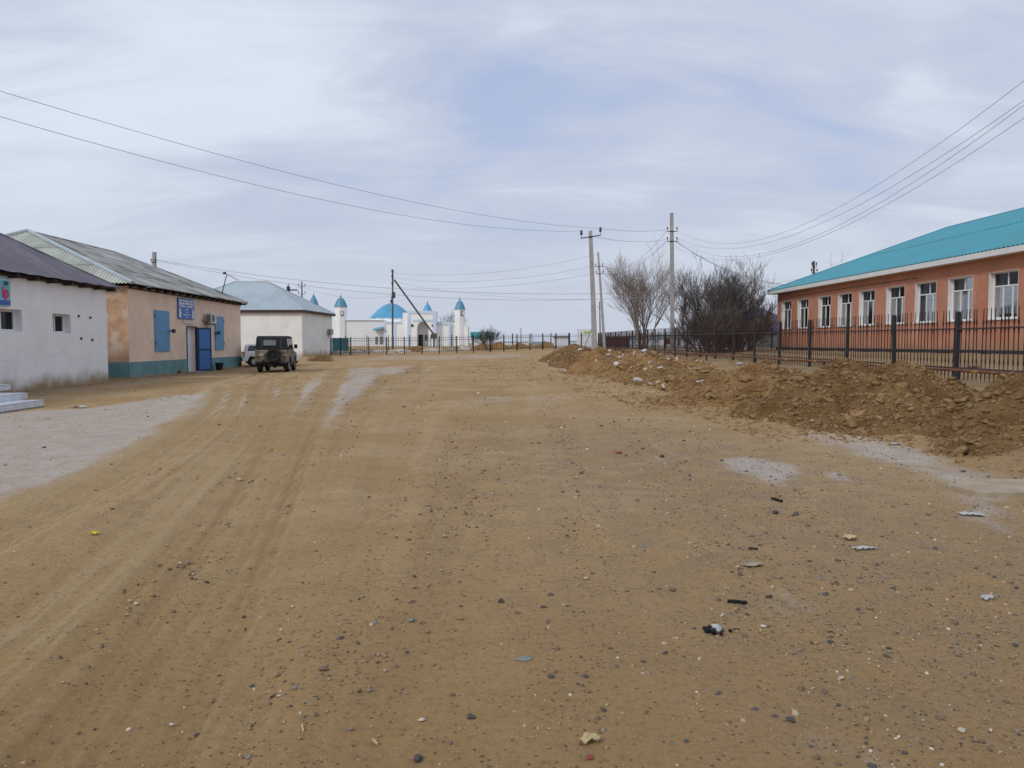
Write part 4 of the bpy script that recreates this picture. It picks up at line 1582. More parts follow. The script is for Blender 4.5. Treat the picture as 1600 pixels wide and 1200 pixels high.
# --- peach store
def peach_store():
    t = thing('peach_store', 'peach plastered store with teal plinth and grey corrugated hipped roof', 'shop', LW(-15.75, 34.5), ROTL)
    L, Hh, W = 16.2, 4.15, 12.6
    fr = lambda a, z, d: (-d, a, z)
    door = (6.85, 8.15, -0.3, 2.46)
    mb = MB()
    wall_holes(mb, fr, L, -0.3, Hh, [door], 0.35)
    mb.build('wall', MT['peach'], t)
    mb = MB()
    mb.box((-W, 0, -0.3), (-0.35, 0.3, Hh))
    mb.add([(0, -0.004, 0.74), (-0.36, -0.004, 0.74), (-0.36, -0.004, Hh), (0, -0.004, Hh)], [(0, 1, 2, 3)])
    mb.build('end_wall', MT['peach_end'], t)
    mb = MB()
    mb.box((-W, L - 0.3, -0.3), (-0.35, L, Hh))
    mb.box((-W, 0.3, -0.3), (-W + 0.3, L - 0.3, Hh))
    mb.build('back_wall', MT['peach_end'], t)
    mb = MB()
    mb.box((-W, -0.03, -0.3), (0.03, -0.006, 0.74))
    mb.box((0.002, -0.006, -0.3), (0.03, 6.85, 0.74))
    mb.box((0.002, 8.15, -0.3), (0.03, L, 0.74))
    mb.build('plinth', MT['teal_plinth'], t)
    ov = 0.4
    z0 = Hh + 0.1
    a, b, c, d = (ov, -ov, z0), (ov, L + ov - 0.1, z0), (-W - ov, L + ov - 0.1, z0), (-W - ov, -ov, z0)
    r0, r1 = (-W / 2, 3.6, 7.05), (-W / 2, L - 3.6, 7.05)
    roof = MB()
    for p, q in ((a, r0), (d, r0)):
        roof.tube([Vector(p) + Vector((0, 0, 0.03)), Vector(q) + Vector((0, 0, 0.05))], 0.085, 6)
    cap2 = MB()
    for p, q in ((b, r1), (c, r1), (r0, r1)):
        cap2.tube([Vector(p) + Vector((0, 0, 0.0)), Vector(q) + Vector((0, 0, 0.02))], 0.075, 6)
    ro = roof.build('roof', MT['ridge_blue'], t)
    cap2.build('ridge_cap', MT['slate'], ro)
    for face, mt_ in (((a, b, r0, r1), 'slate'), ((d, a, r0, r0), 'slate_pale'), ((b, c, r1, r1), 'slate'), ((c, d, r1, r0), 'slate')):
        for m_ in roof_face(*face, 0.165, 0.026, 6, (1.155, 1.6)):
            m_.build('roof_sheet', MT[mt_], ro, fix=False)
    y = L + 0.15
    while y > -0.3:
        m2 = MB()
        m2.box((-0.3, y - 0.05, Hh - 0.05), (ov - 0.06, y + 0.05, z0 - 0.04))
        m2.build('rafter', MT['timber'], t)
        y -= 0.95
    mb = MB()
    mb.box((0.004, 0, Hh - 0.10), (0.09, L, Hh - 0.055))
    mb.build('wall_plate', MT['timber'], t)

    # shutters
    for (y0, y1, brk) in ((2.72, 4.45, 1), (11.2, 12.7, 0)):
        mb = MB()
        mb.box((0.002, y0, 1.19), (0.06, y1, 3.2))
        mb.box((0.06, y0 + 0.03, 2.17), (0.068, y1 - 0.03, 2.21))
        s = mb.build('shutter', MT['shutter'], t, bevel=0.006)
        yy = y1 if brk else y0
        m2 = MB()
        m2.box((0.06, yy - 0.12, 2.19), (0.24, yy + 0.16, 2.24))
        m2.box((0.16, yy - 0.02, 2.11), (0.30, yy + 0.14, 2.30))
        m2.build('lock_bracket', MT['door_dark'], s)
        for zz in (1.5, 2.85):
            m3 = MB()
            m3.tube([(0.07, (y0 if brk else y1), zz), (0.07, (y0 if brk else y1), zz + 0.16)], 0.018, 6)
            m3.build('hinge', MT['door_dark'], s)
    # door
    mb = MB()
    mb.box((-0.22, 6.85, 0.02), (-0.17, 8.15, 2.46))
    dd = mb.build('inner_door', MT['white_paint'], t)
    m2 = MB()
    m2.box((-0.17, 6.95, 1.05), (-0.13, 7.0, 1.2))
    m2.build('handle', MT['steel_dark'], dd)
    mb = MB()
    mb.box((-0.02, 6.79, 0.0), (0.04, 6.85, 2.5))
    mb.box((-0.02, 8.15, 0.0), (0.04, 8.21, 2.5))
    mb.box((-0.02, 6.79, 2.46), (0.04, 8.21, 2.52))
    mb.build('door_frame', MT['door_dark'], t)
    lf = Matrix.Translation((0.07, 8.12, 0.04)) @ Matrix.Rotation(R(-13), 4, 'Z')
    mb = MB()
    Wd, Hd = 1.32, 2.42
    mb.box((0, 0, 0), (0.06, 0.14, Hd), mtx=lf)
    mb.box((0, Wd - 0.1, 0), (0.06, Wd, Hd), mtx=lf)
    mb.box((0, 0.14, 0), (0.06, Wd - 0.1, 0.09), mtx=lf)
    mb.box((0, 0.14, Hd - 0.09), (0.06, Wd - 0.1, Hd), mtx=lf)
    mb.box((0, 0.14, 1.16), (0.06, Wd - 0.1, 1.24), mtx=lf)
    mb.box((-0.12, 0.0, 0), (0, 0.05, Hd), mtx=lf)
    lo = mb.build('door_leaf', MT['door_dark'], t)
    for z_a, z_b in ((0.09, 1.16), (1.24, Hd - 0.09)):
        m2 = MB()
        m2.box((0.015, 0.14, z_a), (0.045, Wd - 0.1, z_b), mtx=lf)
        m2.build('door_panel', MT['door_blue'], lo)
    mb = MB()
    mb.box((0.0, 6.7, -0.05), (0.55, 8.3, 0.05))
    mb.build('door_step', MT['grout'], t)
    return t


peach = peach_store()


def bereke_sign():
    p = wpt(peach, (0.03, 6.72, 3.44))
    t = thing('shop_sign', 'square blue sign with white lettering above the open blue door', 'sign', p, ROTL)
    mb = MB()
    mb.box((0, -1.12, -0.56), (0.04, 1.12, 0.54))
    mb.build('board', MT['sign_blue'], t)
    for y0, y1, z0, z1 in ((-1.08, -0.72, -0.5, 0.02), (0.74, 1.08, -0.52, -0.02), (-1.05, -0.85, 0.1, 0.5), (0.92, 1.07, 0.15, 0.5)):
        m2 = MB()
        w_ = (y1 - y0)
        m2.add([(0.043, y0, z0), (0.043, y1 - w_ * .15, z0), (0.043, y1, z0 + (z1 - z0) * .5), (0.043, y1 - w_ * .35, z1), (0.043, y0 + w_ * .25, z1), (0.043, y0 + .03, z0 + (z1 - z0) * .5)], [(0, 1, 2, 3, 4, 5)])
        m2.build('printed_picture', MT['sign_pale'], t)
    text_mesh('БЕРЕКЕ', 0.50, MT['print_white'], 'lettering', t, Matrix.Translation((0.045, 0.02, 0.22)) @ TXT, 0.003, 0.014, 0.92)
    for z, w_ in ((-0.06, 0.36), (-0.2, 0.26), (-0.33, 0.95), (-0.46, 0.30)):
        m2 = MB()
        y = -w_ / 2
        while y < w_ / 2:
            k = random.uniform(0.035, 0.075)
            m2.box((0.041, y, z - 0.028), (0.044, y + k, z + 0.028 * random.uniform(0.4, 1)))
            y += k + 0.022
        m2.build('small_print', MT['print_white'], t)
    p = wpt(peach, (0.02, 7.05, 2.72))
    o = MB().box((0, -0.72, -0.09), (0.02, 0.72, 0.11)).build('paper_notice', MT['paper'])
    o.location = p
    o.rotation_euler = (0, 0, ROTL)
    tag(o, 'small faded paper notice under the square blue sign', 'notice')


bereke_sign()


def ac_unit(label, loc, rz, w=0.85, h=0.58, d=0.32, group=None):
    """built with its back on x=0, grille on +x"""
    t = thing('air_conditioner', label, 'air conditioner', loc, rz, group)
    mb = MB()
    mb.box((0.10, -w / 2, 0), (0.10 + d, w / 2, h))
    mb.build('casing', MT['ac_white'], t, bevel=0.012)
    mb = MB()
    mb.lathe([(0.0, 0.0), (0.21, 0.0), (0.22, 0.008), (0.22, 0.0)], (0.101 + d, -0.1, h / 2), 20, 'x')
    mb.build('fan_opening', MT['black'], t)
    mb = MB()
    for r_ in (0.06, 0.11, 0.16, 0.21):
        for k in range(20):
            a0, a1 = 2 * math.pi * k / 20, 2 * math.pi * (k + 1) / 20
            mb.tube([(0.115 + d, -0.1 + r_ * math.cos(a0), h / 2 + r_ * math.sin(a0)), (0.115 + d, -0.1 + r_ * math.cos(a1), h / 2 + r_ * math.sin(a1))], 0.004, 4, False)
    mb.build('fan_grille', MT['ac_white'], t)
    for s, nm in ((-1, 'side_vent'), (1, 'side_vent')):
        mb = MB()
        for k in range(7):
            z = 0.08 + k * (h - 0.14) / 7
            y = s * (w / 2 + 0.003)
            mb.box((0.14, min(y, y + s * 0.004), z), (0.06 + d, max(y, y + s * 0.004), z + 0.042))
        mb.build(nm, MT['black'], t)
    for s in (-1, 1):
        mb = MB()
        mb.box((0, s * w * 0.3 - 0.02, -0.05), (0.12 + d, s * w * 0.3 + 0.02, -0.005))
        mb.tube([(0.01, s * w * 0.3, -0.3), (d, s * w * 0.3, -0.04)], 0.015, 5)
        mb.build('bracket', MT['steel_dark'], t)
    mb = MB()
    mb.tube([(0.3, -w / 2 - 0.01, 0.1), (0.2, -w / 2 - 0.16, 0.02), (0.05, -w / 2 - 0.22, 0.1), (0.01, -w / 2 - 0.35, 0.2)], 0.022, 6)
    mb.build('pipe', MT['black'], t)


ac_unit('dirty white air conditioner above the open blue door of the peach store', wpt(peach, (0.02, 9.85, 2.72)), ROTL)


def bucket():
    p = wpt(peach, (0.42, 10.65, 0))
    t = thing('black_bucket', 'black plastic tub beside the open blue door', 'tub', (p.x, p.y, g1(p.x, p.y)))
    MB().lathe([(0, 0.0), (0.17, 0.0), (0.23, 0.40), (0.25, 0.40), (0.25, 0.43), (0.225, 0.43), (0.165, 0.03), (0, 0.03)], (0, 0, 0), 20).build('tub', MT['black'], t, smooth=False)
    m = MB()
    m.tube([(0.235, 0, 0.4), (0.2, 0, 0.30), (0.12, 0.0, 0.22)], 0.008, 5)
    m.build('handle', MT['steel_dark'], t)


bucket()


def antenna():
    a = at(346, 458, 50.0)
    b = at(354, 430, 50.0)
    t = thing('roof_antenna', 'thin leaning antenna mast with a slanted bar on the store roof', 'antenna', (a.x, a.y, a.z - 0.15))
    o = Vector((a.x, a.y, a.z - 0.15))
    MB().tube([Vector((0, 0, 0)), b - o], 0.03, 6).build('mast', MT['steel_dark'], t)
    MB().tube([at(351, 427, 50.0) - o, at(373, 438, 50.5) - o], 0.022, 5).build('bar', MT['rust'], t)
    MB().box((-0.08, -0.08, -0.06), (0.08, 0.08, 0.08), mtx=Matrix.Translation(at(351, 427, 50) - o)).build('head', MT['steel_dark'], t)


antenna()


# --- white house with blue hipped roof
def blue_roof_house():
    c0 = at(472.5, 556.5, 75)
    rz = R(-2.5)
    t = thing('white_house', 'white house with pale blue hipped roof beyond the peach store', 'house', (c0.x, c0.y, 0.26), rz)
    W, L, Hh = 14.0, 10.6, 4.42
    mb = MB()
    mb.box((-W, 0, -0.4), (0, 0.3, Hh))
    mb.box((-0.3, 0.3, -0.4), (0, L, Hh))
    mb.box((-W, 0.3, -0.4), (-W + 0.3, L, Hh))
    mb.box((-W + 0.3, L - 0.3, -0.4), (-0.3, L, Hh))
    mb.build('wall', MT['white_wall2'], t)
    ov = 0.3
    z0 = Hh + 0.14
    a, b, c, d = (-W - ov, -ov, z0), (ov, -ov, z0), (ov, L + ov, z0), (-W - ov, L + ov, z0)
    zr = 7.75
    r0, r1 = (-W + 5.3, L / 2, zr), (-5.3, L / 2, zr)
    al = MB()
    for q in ((a, b, r0, r1), (b, c, r1, r1), (c, d, r1, r0), (d, a, r0, r0)):
        for m_ in roof_face(*q, 0.5, 0.012, 8):
            al.add(m_.v, m_.f)
    ro = al.build('roof', MT['blue_roof'], t, fix=False)
    mb = MB()
    for p, q in ((a, r0), (b, r1), (c, r1), (d, r0), (r0, r1)):
        mb.tube([p, q], 0.07, 6)
    mb.build('ridge_cap', MT['ridge_blue'], ro)
    mb = MB()
    mb.box((-W - ov, -ov - 0.02, z0 - 0.26), (ov + 0.02, -ov + 0.04, z0 - 0.02))
    mb.box((ov - 0.04, -ov + 0.04, z0 - 0.26), (ov + 0.02, L + ov, z0 - 0.02))
    mb.box((-W - ov + 0.1, -ov + 0.05, z0 - 0.22), (ov - 0.06, L + ov, z0 - 0.16))
    mb.build('fascia', MT['fascia_dark'], t)
    return t


wh = blue_roof_house()
ac_unit('white air conditioner on the side wall of the pale blue roofed house', wpt(wh, (0.0, 9.1, 2.28)), R(-2.5), 0.85, 0.62, 0.34)


# ------------------------------------------------------------------ school
ROTS = math.atan(38 / 1200)


def school():
    org = Vector((19.66 - 0.0317 * 16.0, 16.0, 1.17))
    t = thing('school_building', 'long terracotta building with teal metal roof and white windows on the right', 'building', org, ROTS)
    L = 36.3
    W = 14.6
    Hh = 3.92
    fr = lambda a, z, d: (d, a, z)
    edges = [23592 / (px - 762) - 16.0 for px in (1219.4, 1244.3, 1276.6, 1306.8, 1339.6, 1382, 1426.7, 1477.9, 1541)]
    edges += [11.7, 9.1, 6.5]
    holes = []
    for e in edges:
        holes.append((e - 1.68, e, 1.37, 3.17))
    mb = MB()
    wall_holes(mb, fr, L, -0.05, Hh, holes, 0.36)
    mb.box((0.36, 0, -0.05), (W, 0.3, Hh))
    mb.box((0.36, L - 0.3, -0.05), (W, L, Hh))
    mb.box((W - 0.3, 0.3, -0.05), (W, L - 0.3, Hh))
    mb.build('wall', MT['school'], t)
    mb = MB()
    mb.box((-0.05, -0.05, -0.5), (0.0 - 0.003, L + 0.05, 0.15))
    mb.box((-0.003, L + 0.003, -0.5), (W, L + 0.05, 0.15))
    mb.build('plinth', MT['plinth_black'], t)
    lay = [(0, 0.5, 0.71, 1), (0.5, 1, 0.71, 1), (0, 0.33, 0, 0.71), (0.33, 0.67, 0, 0.71), (0.67, 1, 0, 0.71)]
    for i, h in enumerate(holes):
        wn = framed_window(t, fr, *h, 0.19, lay, 0.055, seed=i + 20)
        m2 = MB()
        a0, a1, b0, b1 = h
        # white painted reveals lining the opening
        for (p0, p1, q0, q1) in ((a0 + .001, a0 + 0.014, b0, b1), (a1 - 0.014, a1 - .001, b0, b1), (a0 + .014, a1 - .014, b1 - 0.014, b1 - .001)):
            m2.box((-0.006, p0, q0), (0.19, p1, q1))
        m2.build('reveal', MT['white_paint'], wn)
    ov = 0.52
    z0 = 3.98
    a, b, c, d = (-ov, -ov, z0), (-ov, L + ov, z0), (W + ov, L + ov, z0), (W + ov, -ov, z0)
    zr = 8.22 - 1.17
    k = 8.0
    r0, r1 = (6.75, k, zr), (6.75, L - k, zr)
    al = MB()
    for q in ((a, b, r0, r1), (b, c, r1, r1), (c, d, r1, r0), (d, a, r0, r0)):
        for m_ in roof_face(*q, 0.25, 0.02, 6, (1.25, 4.3)):
            al.add(m_.v, m_.f)
    ro = al.build('roof', MT['school_roof'], t, fix=False)
    mb = MB()
    for p, q in ((a, r0), (b, r1), (c, r1), (d, r0), (r0, r1)):
        mb.tube([p, q], 0.06, 6)
    mb.build('ridge_cap', MT['school_roof'], ro)
    mb = MB()
    mb.box((-ov + 0.01, -ov, z0 - 0.25), (-ov + 0.04, L + ov - 0.01, z0 - 0.03))
    mb.box((-ov + 0.04, L + ov - 0.04, z0 - 0.25), (W + ov, L + ov - 0.01, z0 - 0.03))
    mb.build('fascia', MT['fascia_white'], t)
    mb = MB()
    mb.box((-ov + 0.04, -ov, z0 - 0.235), (0.0, L + ov - 0.04, z0 - 0.21))
    mb.box((0.0, L, z0 - 0.235), (W, L + ov - 0.04, z0 - 0.21))
    mb.build('soffit', MT['fascia_white'], t)
    # brown conduit along the upper wall
    mb = MB()
    mb.tube([(-0.03, L - 2.0, 3.42), (-0.03, L - 9.0, 3.44), (-0.03, L - 17, 3.40)], 0.016, 5)
    mb.build('conduit', MT['rust'], t)
    return t


school()

# ------------------------------------------------------------------ fences
def picket_mesh(h, name, m):
    mb = MB()
    r = 0.0095

    def ring(z, a, b=None):
        b = a if b is None else b
        return [(-a, -b, z), (a, -b, z), (a, b, z), (-a, b, z)]
    lv = [(0.02, 0.002), (0.20, 0.018), (0.27, r), (0.42, 0.006), (0.50, 0.022), (0.60, r),
          (h - 0.62, r), (h - 0.50, 0.024), (h - 0.42, 0.009), (h - 0.34, 0.026), (h - 0.24, r), (h - 0.02, 0.007), (h, 0.001)]
    vs = []
    for z, a in lv:
        vs += ring(z, 0.006 + a * 0.15, a)
    fs = []
    for i in range(len(lv) - 1):
        for k in range(4):
            k2 = (k + 1) % 4
            fs.append((i * 4 + k, i * 4 + k2, i * 4 + 4 + k2, i * 4 + 4 + k))
    mb.add(vs, fs)
    return mb.mesh(name, m)


def right_fence():
    """metal fence in the street frame, line u=11.7"""
    rz = math.atan(30 / 1200)
    Y0, Y1 = 10.4, 88.0
    org = Vector((11.7 - 0.025 * Y0, Y0, 0))
    t = thing('metal_fence', 'dark spear-topped metal fence in front of the terracotta building', 'fence', org, rz)
    zg = lambda y: float(gbase(np.array([11.7 - 0.025 * (Y0 + y)]), np.array([Y0 + y]))[0])
    h = 1.72
    sp = 3.0
    ph = (19.4 - Y0) % sp
    posts = [ph + sp * k for k in range(-1, 40) if 0 <= ph + sp * k <= Y1 - Y0 + 0.1]
    mb = MB()
    mb.box((-0.045, -0.045, -0.3), (0.045, 0.045, h))
    mb.box((-0.037, -0.037, h), (0.037, 0.037, h + 0.04))
    pm = mb.mesh('post', MT['fence_post'])
    for y in posts:
        link_obj('post', pm, t, (0, y, zg(y)), (random.gauss(0, 0.008), random.gauss(0, 0.012), random.gauss(0, 0.04)))
    for a, b in zip(posts[:-1], posts[1:]):
        za, zb = zg(a), zg(b)
        for hh in (0.34, 1.32):
            for off in (-0.02, 0.02):
                m2 = MB()
                m2.tube([(off, a + 0.05, za + hh), (off, b - 0.05, zb + hh)], 0.026, 4)
                m2.build('rail', MT['fence_rail'], t)
    pk = picket_mesh(1.78, 'picket', MT['picket'])
    step = 0.163
    n = 0
    rest = MB()
    y = posts[0] + 0.12
    while y < posts[-1]:
        if min(abs(y - p) for p in posts) > 0.09:
            if n < 300:
                link_obj('picket', pk, t, (0, y, zg(y) + 0.02), (random.gauss(0, 0.010), random.gauss(0, 0.010), 0))
            else:
                z = zg(y) + 0.02
                rest.box((-0.008, y - 0.009, z), (0.008, y + 0.009, z + 1.76))
            n += 1
        y += step
    o = rest.build('distant_pickets', MT['picket'], t, fix=False)
    o['kind'] = 'stuff'
    return t


right_fence()


def poly_fence(label, pts, h, post_sp, pick_sp, group=None, stuff=False, pr=0.05, post_h=0.06, kr=0.009):
    o0 = Vector((pts[0][0], pts[0][1], 0))
    t = thing('metal_fence', label, 'fence', o0, 0, group)
    zg = lambda p: float(G(np.array([p.x]), np.array([p.y]))[0])
    P = [Vector((p[0], p[1], 0)) for p in pts]
    mb = MB()
    mb.box((-pr, -pr, -0.3), (pr, pr, h + post_h))
    pm = mb.mesh('post', MT['fence'])
    mb = MB()
    mb.box((-kr, -kr, 0.05), (kr, kr, h - 0.06))
    mb.add([(-kr, -kr, h - .06), (kr, -kr, h - .06), (kr, kr, h - .06), (-kr, kr, h - .06), (0, 0, h + 0.05)], [(0, 1, 4), (1, 2, 4), (2, 3, 4), (3, 0, 4)])
    km = mb.mesh('picket', MT['fence'])
    rails = []
    last = None
    for a, b in zip(P[:-1], P[1:]):
        L = (b - a).length
        n = max(1, round(L / post_sp))
        for k in range(n + (1 if b == P[-1] else 0)):
            p = a + (b - a) * (k / n)
            p.z = zg(p)
            link_obj('post', pm, t, p - o0, (0, 0, math.atan2(b.y - a.y, b.x - a.x)))
            if last is not None:
                for hh in (0.28, h - 0.32):
                    m2 = MB()
                    m2.tube([last - o0 + Vector((0, 0, hh)), p - o0 + Vector((0, 0, hh))], 0.025, 4)
                    m2.build('rail', MT['fence'], t)
            last = p.copy()
        m = int(L / pick_sp)
        for k in range(m):
            p = a + (b - a) * ((k + 0.5) / m)
            p.z = zg(p)
            link_obj('picket', km, t, p - o0)
    return t


def xy(px, Y):
    p = at(px, 540, Y)
    return (p.x, p.y)


poly_fence('black metal fence closing the far end of the sandy yard', [xy(517, 76), xy(532, 78), xy(548, 80), xy(604, 81.5), xy(766, 84.5), xy(848, 88), xy(928, 91)], 1.8, 1.95, 0.22)
poly_fence('second dark fence behind the far one, before the mosque', [xy(540, 98), xy(640, 99), xy(770, 102), xy(890, 106)], 1.95, 2.6, 0.30, pr=0.045)
poly_fence('dark fence line behind the bare bushes beside the terracotta building', [xy(935, 92), xy(1040, 78), xy(1150, 66), xy(1206, 61)], 1.6, 2.6, 0.24, pr=0.045)


def pipe_rail():
    Ys = [8.0, 12, 18.0, 25.3, 31.9, 39.2, 46, 52.5, 60, 68, 76, 84]
    o0 = Vector((10.9 - 0.025 * 8, 8.0, 0))
    t = thing('pipe_rail', 'low rusty pipe rail running in front of the metal fence', 'pipe rail', o0, 0)
    z = lambda y: 0.965 + 0.0035 * (y - 18) if y < 40 else 1.04 + 0.0012 * (y - 40)
    pts = []
    for k in range(len(Ys) - 1):
        for q in (0, 0.5):
            y = Ys[k] + (Ys[k + 1] - Ys[k]) * q
            pts.append(Vector((10.9 - 0.025 * y, y, z(y) - 0.015 * (q > 0) + random.gauss(0, 0.004))) - o0)
    MB().tube(pts, 0.04, 8).build('pipe', MT['rust'], t)
    for y in Ys[1:]:
        x = 10.9 - 0.025 * y
        gz = float(gbase(np.array([x]), np.array([y]))[0])
        mb = MB()
        mb.tube([Vector((x + 0.02, y, gz - 0.3)) - o0, Vector((x, y, z(y) - 0.03)) - o0], 0.042, 8)
        mb.build('post', MT['steel_dark'], t)


pipe_rail()

# ------------------------------------------------------------------ poles and wires
def insul(mb, p, s=1.0):
    mb.tube([Vector(p), Vector(p) + Vector((0, 0, 0.16 * s))], 0.012 * s, 5)
    mb.lathe([(0, 0.16 * s), (0.06 * s, 0.15 * s), (0.065 * s, 0.2 * s), (0.035 * s, 0.24 * s), (0.06 * s, 0.27 * s), (0.045 * s, 0.34 * s), (0, 0.36 * s)], p, 8)


def pole(label, base, top, w0, w1, arms, mt='concrete', square=True, armw=0.75, arm_tilt=0.0, ins=1.0, name='utility_pole', arot=0.0, flute=False):
    """base, top: world vectors. arms: list of heights fraction (0..1) below top in metres"""
    base = Vector(base)
    top = Vector(top)
    t = thing(name, label, 'utility pole', base)
    d = top - base
    mb = MB()
    n = 4 if square else 10
    mb.tube([Vector((0, 0, -0.6)), d * 0.5, d], [w0 * 0.62, (w0 + w1) * 0.31, w1 * 0.62], n)
    mb.build('shaft', MT[mt], t)
    u = d.normalized()
    ar = Vector((math.cos(arot), math.sin(arot), arm_tilt)).normalized()
    for k, a in enumerate(arms):
        hh, half = a
        c = d - u * hh + Vector((0, -w1 * 0.55, 0))
        mb = MB()
        mb.tube([c - ar * half, c + ar * half], 0.035, 4)
        am = mb.build('crossarm', MT['steel_dark'], t)
        for s in (-1, 1):
            m2 = MB()
            insul(m2, c + ar * (half - 0.03) * s, ins)
            m2.build('insulator', MT['insulator'], am)
    return t


# tall concrete pole standing among the mounds
pa, pb = at(931, 555, 42), at(922.5, 361, 42)
pa.z = 0.35
p1 = pole('thick leaning concrete pole with one crossarm among the dirt mounds', pa, pb, 0.34, 0.21, [(0.32, 0.55)], arm_tilt=0.16, ins=1.25)
mb = MB()
mb.tube([at(911, 546, 42.3) - pa, at(926, 511, 42.1) - pa], 0.03, 6)
mb.build('strut', MT['concrete'], p1)
# straight pole at fence
qa, qb = at(1051, 552, 51), at(1049.5, 333, 51)
qa.z = 0.85
pole('tall straight concrete pole with two crossarms behind the right fence', qa, qb, 0.30, 0.23, [(1.2, 0.34), (1.85, 0.34)], ins=0.8)
# leaning thinner pole
la, lb = at(945.5, 543, 70), at(934.5, 394, 70)
la.z = 0.9
pole('thin leaning pole with two crossarms behind the thick concrete pole', la, lb, 0.28, 0.17, [(1.3, 0.34), (1.95, 0.34)], ins=0.8, armw=.3)
ba, bb = at(938, 540, 120), at(937, 471, 120)
pole('slim distant pole between the two leaning concrete poles', ba, bb, 0.24, 0.16, [(1.0, 0.4)], mt='pole_wood', ins=0.8)
# pole with brace before the mosque
ma, mbt = at(613.5, 548, 95), at(613.5, 421, 95)
ma.z = 0.75
mp = pole('dark steel pole with diagonal brace in front of the mosque', ma, mbt, 0.24, 0.18, [(0.45, 0.22), (1.1, 0.22), (1.9, 0.2)], mt='pole_wood', ins=1.1, arot=R(70))
mb = MB()
e = at(678, 523, 97)
mb.tube([at(616, 437, 95) - ma, e - ma], 0.11, 6)
mb.build('brace', MT['pole_wood'], mp)
mb = MB()
mb.tube([Vector((e.x, e.y, 0.7)) - ma, e - ma + Vector((0, 0, .2))], 0.12, 6)
mb.box((-0.35, -0.2, -0.5), (0.35, 0.2, 0.15), mtx=Matrix.Translation(e - ma))
mb.build('stub_post', MT['pole_wood'], mp)
mb = MB()
mb.tube([at(614, 459, 95) - ma, at(617.5, 457, 95) - ma], 0.05, 6)
mb.box((-0.15, -0.2, -0.35), (0.15, 0.2, 0.35), mtx=Matrix.Translation(at(615.5, 461, 94.7) - ma))
mb.build('junction_box', MT['steel_dark'], mp)
# poles behind the pale blue roof
ca, cb = at(473, 540, 110), at(471.5, 440, 110)
pole('distant pole with two crossarms rising behind the pale blue roof', ca, cb, 0.24, 0.16, [(0.75, 0.5), (1.8, 0.5)], mt='pole_wood', ins=1.2)
da, db = at(451, 540, 105), at(450.5, 443, 105)
lp = thing('street_lamp', 'street lamp head on a dark pole behind the pale blue roof', 'street lamp', da)
MB().tube([Vector((0, 0, -0.4)), db - da], [0.11, 0.05], 8).build('shaft', MT['pole_wood'], lp)
MB().tube([at(451, 453, 105) - da, at(455, 453.5, 105) - da], 0.05, 6).build('arm', MT['steel_dark'], lp)
mb = MB()
mb.box((-0.55, -0.18, -0.09), (0.55, 0.18, 0.07), mtx=Matrix.Translation(at(458.5, 453, 105) - da))
mb.build('lamp_head', MT['steel_dark'], lp, bevel=0.04)
MB().box((-0.18, -0.18, -0.5), (0.18, 0.18, 0.35), mtx=Matrix.Translation(at(450.6, 451.5, 105) - da)).build('transformer_box', MT['steel_dark'], lp)
# pole behind peach store
ea, eb = at(241, 540, 60), at(241, 394, 60)
ea.z = 0.1
pole('wooden pole top sticking up behind the peach store roof', ea, eb, 0.30, 0.26, [(0.8, 0.2)], mt='concrete', ins=0.8, square=False)
# pole behind the school roof
fa, fb = at(1272, 520, 75), at(1271.5, 408, 75)
fa.z = 1.1
pole('dark pole with transformer fittings behind the teal roof', fa, fb, 0.24, 0.2, [(0.55, 0.25), (1.15, 0.3)], mt='pole_wood', ins=1.2)
ga_, gb_ = at(814, 541, 130), at(814, 512, 130)
pole('tiny lone pole on the horizon beyond the far fence', ga_, gb_, 0.16, 0.12, [], mt='pole_wood', ins=0.8)


def wire(label, a, b, sag, r=0.012, n=28):
    r *= 0.8
    a = Vector(a)
    b = Vector(b)
    P = []
    for i in range(n + 1):
        t = i / n
        p = a.lerp(b, t)
        p.z -= 4 * sag * t * (1 - t)
        P.append(p - a)
    o = MB().tube(P, r, 5).build('overhead_wire', MT['wire'], fix=False)
    o.location = a
    tag(o, label, 'overhead wire', 'overhead power lines')
    return o


WL1a, WL1b = at(940, 357, 42), at(-150, 96, 16)
WL2a, WL2b = at(909, 361, 42), at(-150, 138, 16)
wire('upper of the two long wires sweeping up to the left edge', WL1a, WL1b, 0.69, 0.0085)
wire('lower of the two long wires sweeping up to the left edge', WL2a, WL2b, 0.82, 0.0085)
wire('short wire between the tops of the two tall concrete poles', at(940, 357, 42), at(1041, 359, 51), 0.12, 0.012)
wire('sagging lower wire between the two tall concrete poles', at(925, 369, 42), at(1041, 374, 51), 0.22, 0.012)
for p, q, s, lab in (
    ((1058, 359), (1700, 47), 2.207, 'topmost wire curving up to the right edge'),
    ((1041, 362), (1700, 85), 2.22, 'second wire from the top curving up to the right edge'),
    ((1058, 374), (1700, 88), 2.28, 'third wire from the top curving up to the right edge'),
    ((1041, 376), (1700, 114), 2.26, 'lowest of the four wires curving up to the right edge')):
    wire(lab, at(*p, 51), at(*q, 15), s, 0.0075)
wire('thick cable dropping from the straight pole to the terracotta building corner', at(1056, 377, 51), at(1232, 445, 50), 0.55, 0.022)
wire('thinner cable beside the thick one to the terracotta building', at(1056, 376, 51), at(1250, 447, 48), 0.75, 0.010)
wire('upper long wire crossing before the mosque to the terracotta building', at(245, 406, 60), at(1232, 445, 52), 1.45, 0.017, 40)
wire('lower long wire crossing before the mosque to the terracotta building', at(245, 407, 60), at(1226, 447, 52), 1.85, 0.015, 40)
for k, (y0, y1, s) in enumerate([(361, 415, 1.1), (376, 416, 0.9), (378, 427, 0.8)]):
    wire(['highest', 'middle', 'lowest'][k] + ' of three thin wires from the straight pole to the thin leaning pole', at(1041, y0, 51), at(942, y1, 70), s, 0.012)
